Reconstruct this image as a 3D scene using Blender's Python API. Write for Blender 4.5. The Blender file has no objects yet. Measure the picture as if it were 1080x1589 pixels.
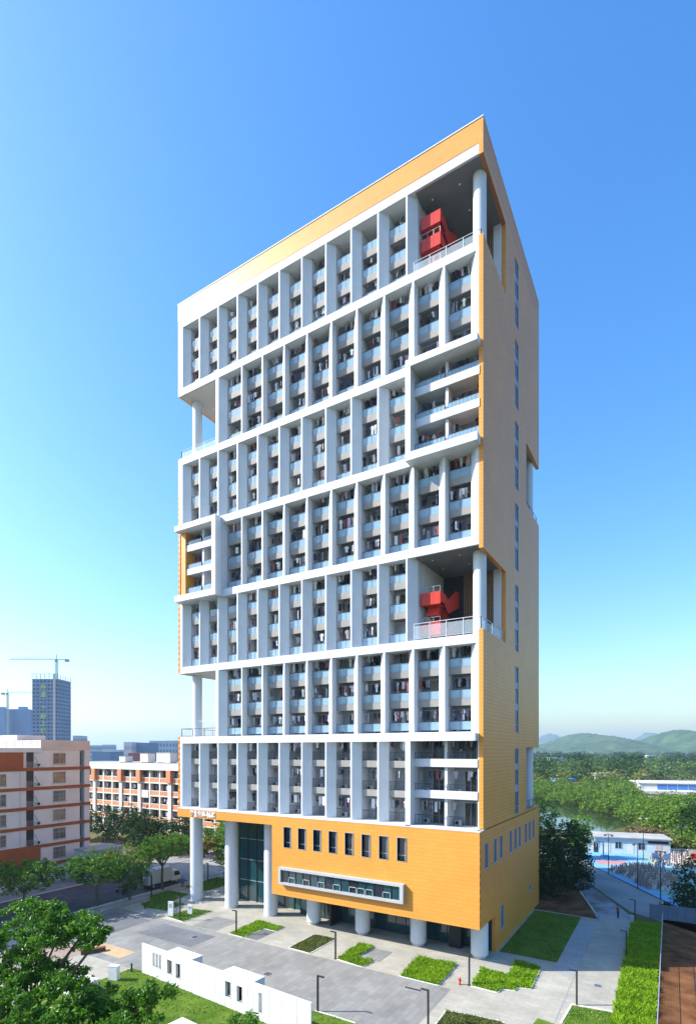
import bpy, bmesh, math, random
from mathutils import Vector, Matrix
R = math.radians
rnd = random.Random(7)
scene = bpy.context.scene

# ------------------------------------------------------------------ camera, sky, sun, exposure
CAMX, CAMY, CAMZ = 16.23, -53.29, 21.9
cam_d = bpy.data.cameras.new('camera'); cam = bpy.data.objects.new('camera', cam_d)
scene.collection.objects.link(cam); scene.camera = cam
cam.location = (CAMX, CAMY, CAMZ)
cam.rotation_euler = (R(90), 0, R(31.135))
cam_d.sensor_fit = 'HORIZONTAL'; cam_d.sensor_width = 36.0
cam_d.lens = 36.0 * 830 / 1080
cam_d.shift_y = (1165 - 794.5) / 1080
cam_d.clip_start = 0.5; cam_d.clip_end = 30000

SUN_EL, SUN_AZ = R(36.5), R(239.0)          # azimuth from +Y towards +X
S = Vector((math.sin(SUN_AZ) * math.cos(SUN_EL), math.cos(SUN_AZ) * math.cos(SUN_EL), math.sin(SUN_EL)))
world = bpy.data.worlds.new('World'); scene.world = world; world.use_nodes = True
nt = world.node_tree; nt.nodes.clear()
sky = nt.nodes.new('ShaderNodeTexSky'); sky.sky_type = 'NISHITA'; sky.sun_disc = False
sky.sun_elevation = SUN_EL; sky.sun_rotation = SUN_AZ
sky.altitude = 50; sky.air_density = 1.45; sky.dust_density = 1.6; sky.ozone_density = 3.0
hs = nt.nodes.new('ShaderNodeHueSaturation'); hs.inputs['Saturation'].default_value = 1.33
bg = nt.nodes.new('ShaderNodeBackground'); bg.inputs['Strength'].default_value = 0.142
ow = nt.nodes.new('ShaderNodeOutputWorld')
tint = nt.nodes.new('ShaderNodeMix'); tint.data_type = 'RGBA'; tint.blend_type = 'MULTIPLY'; tint.inputs['Factor'].default_value = 1.0
tint.inputs[7].default_value = (0.86, 0.975, 1.15, 1)
nt.links.new(sky.outputs[0], hs.inputs['Color']); nt.links.new(hs.outputs[0], tint.inputs[6]); nt.links.new(tint.outputs[2], bg.inputs[0]); nt.links.new(bg.outputs[0], ow.inputs[0])
sun_d = bpy.data.lights.new('sun', 'SUN'); sun_d.energy = 5.0; sun_d.angle = R(0.5); sun_d.color = (1.0, 0.95, 0.86)
sun = bpy.data.objects.new('sun', sun_d); scene.collection.objects.link(sun)
sun.rotation_euler = S.to_track_quat('Z', 'Y').to_euler(); sun.location = (-200, -120, 200)
scene.view_settings.view_transform = 'Standard'; scene.view_settings.look = 'None'
scene.view_settings.exposure = 0.95; scene.view_settings.gamma = 1.0
scene.view_settings.use_curve_mapping = False
scene.render.engine = 'CYCLES'
cy = scene.cycles
cy.use_denoising = True; cy.max_bounces = 7; cy.diffuse_bounces = 2; cy.glossy_bounces = 3
cy.transparent_max_bounces = 12; cy.transmission_bounces = 3; cy.volume_bounces = 0
cy.caustics_reflective = False; cy.caustics_refractive = False

# ------------------------------------------------------------------ helpers
COL = scene.collection
class MB:
    def __init__(s): s.v = []; s.f = []; s.m = []
    def add(s, vs, fs, mi=0):
        o = len(s.v); s.v += [tuple(p) for p in vs]
        for f in fs: s.f.append([o + i for i in f]); s.m.append(mi)
        return s
    def box(s, x0, x1, y0, y1, z0, z1, mi=0):
        return s.add([(x0,y0,z0),(x1,y0,z0),(x1,y1,z0),(x0,y1,z0),(x0,y0,z1),(x1,y0,z1),(x1,y1,z1),(x0,y1,z1)],
                     [(0,3,2,1),(4,5,6,7),(0,1,5,4),(1,2,6,5),(2,3,7,6),(3,0,4,7)], mi)
    def prism(s, poly, z0, z1, mi=0):            # counter-clockwise xy polygon
        n = len(poly)
        return s.add([(x,y,z0) for x,y in poly] + [(x,y,z1) for x,y in poly],
                     [tuple(range(n-1,-1,-1)), tuple(range(n,2*n))] + [(i,(i+1)%n,n+(i+1)%n,n+i) for i in range(n)], mi)
    def yz(s, poly, x0, x1, mi=0):               # polygon in (y,z), extruded in x
        n = len(poly)
        return s.add([(x0,y,z) for y,z in poly] + [(x1,y,z) for y,z in poly],
                     [tuple(range(n-1,-1,-1)), tuple(range(n,2*n))] + [(i,(i+1)%n,n+(i+1)%n,n+i) for i in range(n)], mi)
    def cyl(s, cx, cy_, z0, z1, r, n=20, r2=None, mi=0):
        r2 = r if r2 is None else r2
        vs = [(cx+r*math.cos(2*math.pi*i/n), cy_+r*math.sin(2*math.pi*i/n), z0) for i in range(n)]
        vs += [(cx+r2*math.cos(2*math.pi*i/n), cy_+r2*math.sin(2*math.pi*i/n), z1) for i in range(n)]
        return s.add(vs, [tuple(range(n-1,-1,-1)), tuple(range(n,2*n))] + [(i,(i+1)%n,n+(i+1)%n,n+i) for i in range(n)], mi)
    def tube(s, p, q, r, n=6, r2=None, mi=0):
        p, q = Vector(p), Vector(q); r2 = r if r2 is None else r2
        d = (q-p).normalized(); a = d.orthogonal().normalized(); b = d.cross(a)
        vs = [p + (a*math.cos(2*math.pi*i/n) + b*math.sin(2*math.pi*i/n))*r for i in range(n)]
        vs += [q + (a*math.cos(2*math.pi*i/n) + b*math.sin(2*math.pi*i/n))*r2 for i in range(n)]
        return s.add(vs, [tuple(range(n-1,-1,-1)), tuple(range(n,2*n))] + [(i,(i+1)%n,n+(i+1)%n,n+i) for i in range(n)], mi)
    def sheet(s, poly, z, mi=0):
        return s.add([(x,y,z) for x,y in poly], [tuple(range(len(poly)))], mi)
    def mesh(s, name, *mats, smooth=False):
        me = bpy.data.meshes.new(name); me.from_pydata(s.v, [], s.f)
        for m in mats: me.materials.append(m)
        if len(mats) > 1: me.polygons.foreach_set('material_index', s.m)
        if smooth: me.polygons.foreach_set('use_smooth', [True]*len(me.polygons))
        me.update(); return me
    def build(s, name, mat, parent=None, smooth=False, **k):
        mats = mat if isinstance(mat, (list, tuple)) else [mat]
        return put(name, s.mesh(name, *mats, smooth=smooth), parent, **k)
def put(name, data, parent=None, loc=(0,0,0), rz=0.0, scale=None, **props):
    o = bpy.data.objects.new(name, data); COL.objects.link(o)
    o.location = loc; o.rotation_euler = (0,0,rz)
    if scale is not None: o.scale = scale
    if parent is not None: o.parent = parent
    for k, v in props.items(): o[k] = v
    return o
def thing(name, label, category, loc=(0,0,0), rz=0.0, group=None):
    o = put(name, None, None, loc, rz, label=label, category=category)
    o.empty_display_size = 0.2
    if group: o['group'] = group
    return o
def struct(name, mb, mat, label, **k): return mb.build(name, mat, None, kind='structure', label=label, **k)
def auto_smooth(me, ang=40):
    me.polygons.foreach_set('use_smooth', [True]*len(me.polygons))
    try: me.set_sharp_from_angle(angle=R(ang))
    except Exception: pass
def frame(lat, fwd):                              # a far spot by distance ahead and to the side
    c, s_ = 0.85595, 0.51706
    return (CAMX + lat*c - fwd*s_, CAMY + lat*s_ + fwd*c)

# ------------------------------------------------------------------ materials
def mat(name, col, rough=0.6, spec=0.4, vary=0.0, scale=1.0, bump=0.0, bscale=20.0, metal=0.0, col2=None, detail=4, coat=0.0):
    m = bpy.data.materials.new(name); m.use_nodes = True
    n = m.node_tree.nodes; l = m.node_tree.links; b = n['Principled BSDF']
    b.inputs['Roughness'].default_value = rough; b.inputs['Metallic'].default_value = metal
    b.inputs['Specular IOR Level'].default_value = spec; b.inputs['Coat Weight'].default_value = coat
    b.inputs['Base Color'].default_value = (*col, 1)
    tc = n.new('ShaderNodeTexCoord')
    if vary or col2:
        nz = n.new('ShaderNodeTexNoise'); nz.inputs['Scale'].default_value = scale; nz.inputs['Detail'].default_value = detail
        nz.inputs['Roughness'].default_value = 0.6
        l.new(tc.outputs['Object'], nz.inputs['Vector'])
        cr = n.new('ShaderNodeValToRGB')
        c2 = col2 if col2 else tuple(min(1, c*(1+vary)) for c in col)
        c1 = col if col2 else tuple(c*(1-vary) for c in col)
        cr.color_ramp.elements[0].position = 0.36; cr.color_ramp.elements[1].position = 0.64
        cr.color_ramp.elements[0].color = (*c1, 1); cr.color_ramp.elements[1].color = (*c2, 1)
        l.new(nz.outputs['Fac'], cr.inputs['Fac']); l.new(cr.outputs['Color'], b.inputs['Base Color'])
    if bump:
        bn = n.new('ShaderNodeTexNoise'); bn.inputs['Scale'].default_value = bscale; bn.inputs['Detail'].default_value = 3
        l.new(tc.outputs['Object'], bn.inputs['Vector'])
        bp = n.new('ShaderNodeBump'); bp.inputs['Strength'].default_value = bump; bp.inputs['Distance'].default_value = 0.05
        l.new(bn.outputs['Fac'], bp.inputs['Height']); l.new(bp.outputs['Normal'], b.inputs['Normal'])
    return m
def tile_mat(name, col, col2, mortar, axes, bw, rh, rough=0.4, msize=0.02, blot=0.12, bscale=0.25, spec=0.4, offset=0.5, noise_hi=1.0):
    """small tiles or pavers: grout lines as fine relief, per tile tint and broad weathering"""
    m = bpy.data.materials.new(name); m.use_nodes = True
    n = m.node_tree.nodes; l = m.node_tree.links; b = n['Principled BSDF']
    b.inputs['Roughness'].default_value = rough; b.inputs['Specular IOR Level'].default_value = spec
    tc = n.new('ShaderNodeTexCoord'); sp = n.new('ShaderNodeSeparateXYZ'); cb = n.new('ShaderNodeCombineXYZ')
    l.new(tc.outputs['Object'], sp.inputs[0])
    l.new(sp.outputs[axes[0]], cb.inputs[0]); l.new(sp.outputs[axes[1]], cb.inputs[1])
    br = n.new('ShaderNodeTexBrick'); br.offset = offset
    br.inputs['Color1'].default_value = (*col, 1); br.inputs['Color2'].default_value = (*col2, 1); br.inputs['Mortar'].default_value = (*mortar, 1)
    br.inputs['Scale'].default_value = 1.0; br.inputs['Mortar Size'].default_value = msize
    br.inputs['Brick Width'].default_value = bw; br.inputs['Row Height'].default_value = rh
    l.new(cb.outputs[0], br.inputs['Vector'])
    nz = n.new('ShaderNodeTexNoise'); nz.inputs['Scale'].default_value = bscale; nz.inputs['Detail'].default_value = 6; nz.inputs['Roughness'].default_value = 0.65
    l.new(tc.outputs['Object'], nz.inputs['Vector'])
    mr = n.new('ShaderNodeMapRange'); mr.inputs['From Min'].default_value = 0.3; mr.inputs['From Max'].default_value = 0.7
    mr.inputs['To Min'].default_value = 1 - blot*1.15; mr.inputs['To Max'].default_value = noise_hi + blot
    l.new(nz.outputs['Fac'], mr.inputs['Value'])
    mx = n.new('ShaderNodeMix'); mx.data_type = 'RGBA'; mx.blend_type = 'MULTIPLY'; mx.inputs['Factor'].default_value = 1.0
    l.new(br.outputs['Color'], mx.inputs[6]); l.new(mr.outputs['Result'], mx.inputs[7]); l.new(mx.outputs[2], b.inputs['Base Color'])
    bp = n.new('ShaderNodeBump'); bp.inputs['Strength'].default_value = 0.35; bp.inputs['Distance'].default_value = 0.01; bp.invert = True
    l.new(br.outputs['Fac'], bp.inputs['Height']); l.new(bp.outputs['Normal'], b.inputs['Normal'])
    return m
def leaf_mat(name, c1, c2, c3=None, rough=0.45, trans=0.35, spec=0.08):
    m = bpy.data.materials.new(name); m.use_nodes = True
    n = m.node_tree.nodes; l = m.node_tree.links; b = n['Principled BSDF']
    g = n.new('ShaderNodeNewGeometry'); cr = n.new('ShaderNodeValToRGB')
    cr.color_ramp.elements[0].color = (*c1, 1); cr.color_ramp.elements[1].color = (*c2, 1)
    if c3:
        e = cr.color_ramp.elements.new(0.88); e.color = (*c2, 1); cr.color_ramp.elements[2].color = (*c3, 1)
    l.new(g.outputs['Random Per Island'], cr.inputs['Fac']); l.new(cr.outputs['Color'], b.inputs['Base Color'])
    b.inputs['Roughness'].default_value = rough; b.inputs['Specular IOR Level'].default_value = spec
    t = n.new('ShaderNodeBsdfTranslucent'); l.new(cr.outputs['Color'], t.inputs['Color'])
    mx = n.new('ShaderNodeMixShader'); mx.inputs['Fac'].default_value = trans
    l.new(b.outputs[0], mx.inputs[1]); l.new(t.outputs[0], mx.inputs[2]); l.new(mx.outputs[0], n['Material Output'].inputs['Surface'])
    return m
def clear_glass(name, tint, alpha, rough=0.03):
    m = mat(name, tint, rough, 0.7); b = m.node_tree.nodes['Principled BSDF']
    b.inputs['Alpha'].default_value = alpha
    return m
def island_mat(name, cols, rough=0.8):
    m = bpy.data.materials.new(name); m.use_nodes = True
    n = m.node_tree.nodes; l = m.node_tree.links; b = n['Principled BSDF']
    g = n.new('ShaderNodeNewGeometry'); cr = n.new('ShaderNodeValToRGB'); cr.color_ramp.interpolation = 'CONSTANT'
    k = len(cols)
    cr.color_ramp.elements[0].color = (*cols[0], 1)
    cr.color_ramp.elements[1].position = 1.0/k; cr.color_ramp.elements[1].color = (*cols[1], 1)
    for i in range(2, k):
        e = cr.color_ramp.elements.new(i/k); e.color = (*cols[i], 1)
    l.new(g.outputs['Random Per Island'], cr.inputs['Fac']); l.new(cr.outputs['Color'], b.inputs['Base Color'])
    b.inputs['Roughness'].default_value = rough; b.inputs['Specular IOR Level'].default_value = 0.2
    return m

M = {}
M['white'] = mat('white_paint', (0.575,0.605,0.64), 0.5, 0.3, 0.045, 0.35, 0.03, 30, detail=8)
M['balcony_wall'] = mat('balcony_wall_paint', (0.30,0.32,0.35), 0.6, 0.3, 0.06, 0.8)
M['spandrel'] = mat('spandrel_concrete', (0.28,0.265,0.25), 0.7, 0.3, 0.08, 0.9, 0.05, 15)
ORA = (0.66,0.275,0.045); ORB = (0.70,0.295,0.05); ORM = (0.52,0.21,0.035)
M['orange_x'] = tile_mat('orange_tile_front', ORA, ORB, (0.46,0.18,0.03), (0,2), 1.2, 0.4, 0.42, 0.014, 0.07, 0.15)
M['orange_y'] = tile_mat('orange_tile_side', ORA, ORB, (0.40,0.155,0.03), (1,2), 1.2, 0.4, 0.42, 0.02, 0.07, 0.15, 0.3)
M['glass_dark'] = mat('window_glass', (0.015,0.025,0.035), 0.04, 0.8)
M['glass_teal'] = mat('teal_curtain_glass', (0.010,0.055,0.065), 0.03, 0.9)
M['glass_blue'] = mat('slot_window_glass', (0.03,0.06,0.12), 0.06, 0.9)
M['rail_glass'] = clear_glass('balcony_rail_glass', (0.36,0.55,0.70), 0.48)
M['terr_glass'] = clear_glass('terrace_rail_glass', (0.60,0.72,0.78), 0.22)
M['dark_metal'] = mat('dark_metal', (0.035,0.037,0.042), 0.4, 0.5, metal=0.4)
M['grey_metal'] = mat('grey_aluminium', (0.42,0.44,0.47), 0.4, 0.5, metal=0.3)
M['blue_grey'] = mat('slot_mullion_paint', (0.26,0.33,0.46), 0.45, 0.5)
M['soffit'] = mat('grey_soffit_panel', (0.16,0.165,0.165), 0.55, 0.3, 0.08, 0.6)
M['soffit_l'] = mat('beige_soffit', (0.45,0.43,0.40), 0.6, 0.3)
M['slat'] = mat('brown_timber_slat', (0.32,0.20,0.11), 0.6, 0.3, 0.2, 3)
M['slat_back'] = mat('slat_backing', (0.03,0.027,0.024), 0.8)
M['red'] = mat('red_painted_steel', (0.52,0.028,0.012), 0.45, 0.3, 0.08, 1.2)
M['red_dark'] = mat('dark_red_seam', (0.22,0.015,0.01), 0.6)
M['door'] = mat('balcony_door_glass', (0.03,0.035,0.04), 0.12, 0.5, 0.3, 1.3)
M['ac_white'] = mat('air_conditioner_white', (0.55,0.55,0.53), 0.5)
M['black'] = mat('black_plastic', (0.01,0.01,0.011), 0.5)
M['lamp_white'] = mat('downlight_white', (0.85,0.85,0.8), 0.4)
M['strip_frame'] = mat('pale_grey_cladding', (0.40,0.41,0.42), 0.45, 0.4, 0.05, 0.5)
M['letter_white'] = mat('white_letter_paint', (0.82,0.82,0.82), 0.5)
M['plinth'] = mat('column_plinth_stone', (0.5,0.48,0.44), 0.7, 0.3, 0.1, 3)
M['roof'] = mat('roof_concrete', (0.36,0.35,0.33), 0.8, 0.2, 0.15, 0.3)
M['cloth'] = island_mat('laundry_cloth', [(0.02,0.02,0.025),(0.75,0.75,0.76),(0.05,0.06,0.12),(0.55,0.58,0.62),(0.03,0.03,0.03),(0.5,0.5,0.55),(0.75,0.74,0.70),(0.12,0.14,0.2),(0.3,0.3,0.32),(0.06,0.05,0.05),(0.45,0.4,0.5),(0.02,0.02,0.03),(0.65,0.66,0.7),(0.28,0.08,0.09),(0.04,0.05,0.09)])

# ground materials
M['ground'] = mat('field_soil_and_scrub', (0.07,0.085,0.03), 0.9, 0.1, col2=(0.15,0.12,0.06), scale=0.02, detail=8)
M['paving'] = tile_mat('light_plaza_paving', (0.37,0.352,0.295), (0.325,0.308,0.26), (0.28,0.265,0.225), (0,1), 1.2, 0.6, 0.75, 0.02, 0.17, 0.22, 0.25)
M['paving_grey'] = tile_mat('grey_plaza_paving', (0.25,0.25,0.235), (0.205,0.207,0.195), (0.18,0.18,0.17), (1,0), 1.2, 0.6, 0.75, 0.02, 0.2, 0.16, 0.25)
M['paving_dark'] = tile_mat('dark_slate_paving', (0.155,0.16,0.17), (0.135,0.14,0.15), (0.10,0.10,0.11), (0,1), 0.6, 0.6, 0.7, 0.02, 0.15, 0.3, 0.3)
M['paving_tan'] = tile_mat('tan_paving', (0.50,0.36,0.20), (0.46,0.32,0.18), (0.35,0.27,0.18), (0,1), 0.6, 0.3, 0.75, 0.02, 0.16, 0.4, 0.2)
M['paving_pink'] = tile_mat('pinkish_paving', (0.34,0.25,0.21), (0.30,0.22,0.19), (0.24,0.19,0.16), (0,1), 0.6, 0.3, 0.75, 0.02, 0.16, 0.4, 0.2)
M['slab'] = tile_mat('grey_walkway_slabs', (0.33,0.33,0.33), (0.30,0.30,0.305), (0.22,0.22,0.22), (0,1), 1.0, 0.5, 0.6, 0.02, 0.12, 0.3, 0.35)
M['asphalt'] = mat('road_asphalt', (0.085,0.085,0.088), 0.85, 0.25, 0.2, 0.5, 0.1, 60)
M['road_pale'] = mat('pale_concrete_road', (0.25,0.25,0.245), 0.8, 0.25, 0.14, 0.2, detail=7)
M['kerb'] = mat('kerb_stone', (0.48,0.47,0.44), 0.8, 0.2, 0.12, 1.5)
M['edge_white'] = mat('white_kerb_edging', (0.62,0.61,0.58), 0.8, 0.2, 0.1, 2)
M['wet'] = mat('wet_path', (0.12,0.10,0.085), 0.75, 0.4, col2=(0.34,0.36,0.40), scale=0.22, detail=5)
M['dirt'] = mat('red_brown_soil', (0.085,0.036,0.016), 0.95, 0.05, col2=(0.21,0.095,0.04), scale=0.5, bump=1.0, bscale=0.9, detail=10)
M['soil_bed'] = mat('planting_soil', (0.07,0.05,0.03), 0.95, 0.1, 0.3, 2)
M['lawn'] = mat('lawn_turf', (0.06,0.12,0.012), 0.95, 0.03, col2=(0.13,0.19,0.03), scale=0.45, bump=0.6, bscale=12, detail=7)
M['lawn_olive'] = mat('dry_olive_turf', (0.09,0.105,0.025), 0.9, 0.1, col2=(0.14,0.14,0.04), scale=0.9, bump=0.6, bscale=14, detail=6)
M['court'] = mat('green_court_paint', (0.24,0.40,0.36), 0.7, 0.3, 0.1, 0.3)
M['court_blue'] = mat('blue_court_border', (0.16,0.38,0.60), 0.7, 0.3, 0.08, 0.4)
M['court_red'] = mat('red_court_paint', (0.45,0.24,0.24), 0.7, 0.3, 0.1, 0.6)
M['grass_blade'] = leaf_mat('grass_blades', (0.09,0.20,0.02), (0.20,0.34,0.045), (0.30,0.36,0.09), 0.6, 0.3)
M['bed_leaf'] = leaf_mat('bed_foliage', (0.11,0.24,0.006), (0.31,0.50,0.02), (0.42,0.58,0.06), 0.6, 0.35)
M['bed_olive'] = leaf_mat('olive_bed_foliage', (0.09,0.13,0.025), (0.16,0.19,0.05), (0.24,0.19,0.09), 0.6, 0.3)
M['leaf_fg'] = leaf_mat('glossy_tree_leaf', (0.035,0.12,0.008), (0.12,0.29,0.012), (0.24,0.44,0.03), 0.35, 0.42, 0.3)
M['leaf_street'] = leaf_mat('street_tree_leaf', (0.04,0.12,0.012), (0.12,0.26,0.02), (0.21,0.36,0.035), 0.5, 0.4)
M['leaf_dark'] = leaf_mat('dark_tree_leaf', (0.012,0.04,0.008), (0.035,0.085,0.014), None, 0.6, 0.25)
M['leaf_bright'] = leaf_mat('bright_tree_leaf', (0.07,0.17,0.02), (0.14,0.27,0.03), (0.20,0.32,0.05), 0.45, 0.35)
M['leaf_mang'] = leaf_mat('mangrove_leaf', (0.065,0.14,0.015), (0.15,0.25,0.03), (0.21,0.28,0.06), 0.55, 0.3)
M['leaf_far'] = leaf_mat('far_wood_leaf', (0.05,0.11,0.025), (0.12,0.18,0.045), (0.19,0.21,0.06), 0.7, 0.25)
M['leaf_yellow'] = leaf_mat('yellowish_tree_leaf', (0.14,0.16,0.03), (0.25,0.25,0.05), (0.30,0.24,0.06), 0.6, 0.3)
M['leaf_brown'] = leaf_mat('dry_reed_leaf', (0.16,0.13,0.06), (0.24,0.19,0.09), None, 0.7, 0.3)
M['flower_red'] = leaf_mat('red_flower', (0.45,0.02,0.02), (0.65,0.05,0.03), None, 0.5, 0.3)
M['bark'] = mat('tree_bark', (0.11,0.085,0.06), 0.9, 0.1, 0.3, 6, 0.6, 25)
M['water'] = mat('pond_water', (0.035,0.055,0.025), 0.06, 0.6, bump=0.05, bscale=0.6)

# ------------------------------------------------------------------ ground and plaza
def sheet(name, poly, level, m, label): return struct(name, MB().sheet(poly, level*0.005), m, label)
def rect(x0, x1, y0, y1): return [(x0,y0),(x1,y0),(x1,y1),(x0,y1)]
sheet('ground', rect(-7000,7000,-7000,7000), -1, M['ground'], 'flat scrubby ground reaching to the horizon')
sheet('plaza_paving', rect(-49.5,12.2,-70,27), 1, M['paving'], 'light stone paving round the foot of the tower')
sheet('driveway_paving', [(-49.5,-19),(-30,-18.6),(-9.3,-16.4),(-5.5,-16.0),(-5.2,-20),(-3.0,-24),(-1.0,-24),(-1.0,-6.5),(-49.5,-6.2)], 2, M['paving_grey'], 'grey paved driveway between the white wall and the tower')
sheet('street_pavement', rect(-49.7,-52.2,-90,80)[::-1], 1, M['slab'], 'footpath along the street')
struct('kerb', MB().box(-52.5,-52.2,-90,80,-0.01,0.13), M['kerb'], 'pale kerb of the street')
sheet('street', rect(-66.0,-52.5,-90,90), 0.4, M['asphalt'], 'dark asphalt street running behind the row of trees')
sheet('street_apron', rect(-72.0,-66.0,-90,90), 0.7, M['road_pale'], 'pale forecourt across the street')
struct('far_kerb', MB().box(-66.15,-65.85,-90,90,-0.01,0.12), M['kerb'], 'pale kerb on the far side of the street')
sheet('crossing_apron', [(-66,14),(-52.6,9.5),(-52.6,30),(-66,34)], 1, M['road_pale'], 'sunlit pale concrete side road')
# patches of other paving set into the plaza
for i, (x0,x1,y0,y1,mm,tx) in enumerate((
    (-38.5,-29.5,-11.5,-7.6,'paving_dark','dark slate paving rectangle in the driveway'),
    (-35.0,-31.0,-6.15,-2.0,'paving_grey','grey paving rectangle beside the left lawn strip'),
    (-39.0,-33.4,-17.6,-15.6,'paving_tan','tan paving patch in the left of the plaza'),
    (-44.0,-38.0,-21.0,-17.7,'paving_pink','pinkish paving patch in the left of the plaza'),
    (-48.5,-41.0,-14.5,-7.5,'paving_dark','dark slate paving square in the shade of the street trees'),
    (-26.3,-24.6,-6.0,-2.6,'paving_dark','dark slate paving inset beside the first hedge bed'),
    (-12.1,-9.6,-4.3,-1.2,'paving_grey','grey paving inset beside the angled bed'),
    )):
    sheet('paving_patch', rect(x0,x1,y0,y1), 3+0.2*i, M[mm], tx)
sheet('walkway', rect(6.25,8.15,2.6,21.2), 2, M['slab'], 'bluish grey slab walkway beside the shaded lawn')
sheet('path', rect(8.25,12.1,-3.9,24.2), 3, M['paving'], 'paved path between walkway and planting strip')
struct('path_edging', MB().box(8.17,8.23,-8,22,0,0.02), M['slab'], 'white edging line of the path')
sheet('lawn', rect(0.25,6.15,5.0,22.6), 4, M['lawn'], 'shaded lawn beside the orange end wall')
LAWN_L = [(-30.3,-23),(-30.1,-18.55),(-9.3,-16.35),(-5.5,-16.0),(-5.2,-20),(0.5,-30),(-2,-48),(-34,-48)]
sheet('front_lawn', LAWN_L, 4, M['lawn'], 'sunlit lawn around the white panel wall')
struct('lawn_edging', MB().box(-9.3,-5.4,-16.35,-16.22,0,0.06), M['edge_white'], 'white edging of the front lawn')
struct('lawn_edging', MB().prism([(8.75,-7.6),(9.0,-4.0),(12.2,-3.6),(12.2,-3.45),(8.85,-3.85),(8.6,-7.6)],0,0.06), M['edge_white'], 'white edging of the small corner lawn')
sheet('corner_lawn', [(8.75,-9.5),(12.2,-9.5),(12.2,-3.7),(9.0,-4.1)], 4, M['lawn'], 'small bright corner lawn at the foot of the path')
sheet('corner_lawn', [(6.9,-7.9),(8.5,-8.2),(8.5,-11),(6.6,-11)][::-1], 4, M['lawn'], 'tiny lawn corner at the lower edge of the plaza')
sheet('dirt_ground', rect(15.3,40,-30,27), 2, M['dirt'], 'bare red brown soil behind the wire fence')
sheet('dirt_slope', [(-0.5,23.2),(8.0,22.8),(7.4,25.3),(1.0,45),(-2,45)], 1.5, M['dirt'], 'bare soil under the dark trees')
sheet('wet_path', [(8.1,22.6),(11.9,24.2),(11.2,27.6),(3.2,45.0),(0.8,49.5),(0.5,46),(5.2,34),(7.4,25.5)], 2.5, M['wet'], 'wet path with puddles leading to the sports court')
struct('wet_path_kerb', MB().prism([(7.4,25.3),(7.6,25.3),(1.0,47.0),(0.8,47.0)],0,0.12), M['kerb'], 'low kerb along the wet path')
sheet('court_road', [(3.7,44.5),(11.5,28.6),(19,23),(24,28),(17.0,34.0),(11.6,42.6),(3.2,57.6),(-3,70),(-8,66)], 2, M['road_pale'], 'grey service road along the sports court')
sheet('court_border', [(3.3,57.9),(17.0,34.4),(26,20),(60,40),(40,95),(-4,76),(-3,69)], 3, M['court_blue'], 'blue border of the sports court')
sheet('sports_court', [(5.0,57.6),(17.6,36.4),(26,23),(50,40),(36,70),(12.5,62.5)], 4, M['court'], 'green painted sports court')
sheet('court_panel', [(4.5,59.5),(9.5,62.3),(8.2,65.8),(3.0,63.5)], 4.5, M['court_red'], 'reddish painted panel of the sports court')
sheet('sports_court', [(12.5,64.0),(36,72),(33,84),(11.0,72.0)], 4, M['court'], 'second green sports court beyond the first')
sheet('pond_water', [frame((q-540)/830*f_, f_) for q, f_ in ((740,160),(925,143),(970,152),(985,165),(930,196),(880,225),(850,250),(800,275),(720,260))], 2, M['water'], 'still olive pond water reflecting the sky')

# ------------------------------------------------------------------ the tower
T = thing('dormitory_tower', 'tall orange and white student dormitory tower with deep slanted fins', 'tower')
ZR = [13.85 + 9.99*k for k in range(7)] + [83.6]
ZS = [ZR[k+1]-0.95 for k in range(6)] + [82.55]       # soffit of each row
XB = [-42.8 + 3.525*i for i in range(13)]
XL, XR = -44.1, -0.45
W = 2.475
# floor bands
for k in range(7):
    b = MB(); z = ZR[k]
    b.box(XL, XR-0.002, 0, 26.4, z-0.95 if k else z-0.12, z)
    b.build('floor_band', M['white'], T)
MB().box(XL, XR-0.002, 0, 26.4, 82.55, 83.6).build('top_band', M['white'], T)
p = MB().box(-44.5, 0.0, -0.03, 26.5, 83.602, 86.0); p.build('parapet', M['orange_x'], T)
MB().box(-44.56, 0.05, -0.09, 26.56, 86.002, 86.12).build('coping', M['white'], T)
# side wall with its openings
b = MB()
def sw(y0, y1, z0, z1): b.box(XR, 0.0, y0, y1, z0, z1)
sw(-0.03, 8.6, 13.85, 34.25); sw(-0.03, 8.6, 42.45, 74.25); sw(-0.03, 8.6, 82.4, 83.6)
sw(8.6, 12.8, 13.85, 83.6); sw(14.5, 18.7, 13.85, 83.6)
sw(18.7, 26.5, 22.3, 54.15); sw(18.7, 26.5, 62.3, 83.6); sw(18.7, 26.5, 13.85, 14.1)
zz = 13.85
for k in range(7):
    sw(12.8, 14.5, zz, ZR[k]+0.25); zz = ZR[k]+8.35
sw(12.8, 14.5, zz, 83.6)
b.build('side_wall', M['orange_y'], T)
MB().box(-44.5, XL, 0.0, 8.6, 13.85, ZR[1]).box(-44.5, XL, 0.0, 8.6, ZS[1], ZR[5]).box(-44.5, XL, 0.0, 8.6, ZS[5], 83.6).box(-44.5, XL, 8.6, 26.5, 13.85, 83.6).build('side_wall', M['orange_y'], T)
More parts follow.
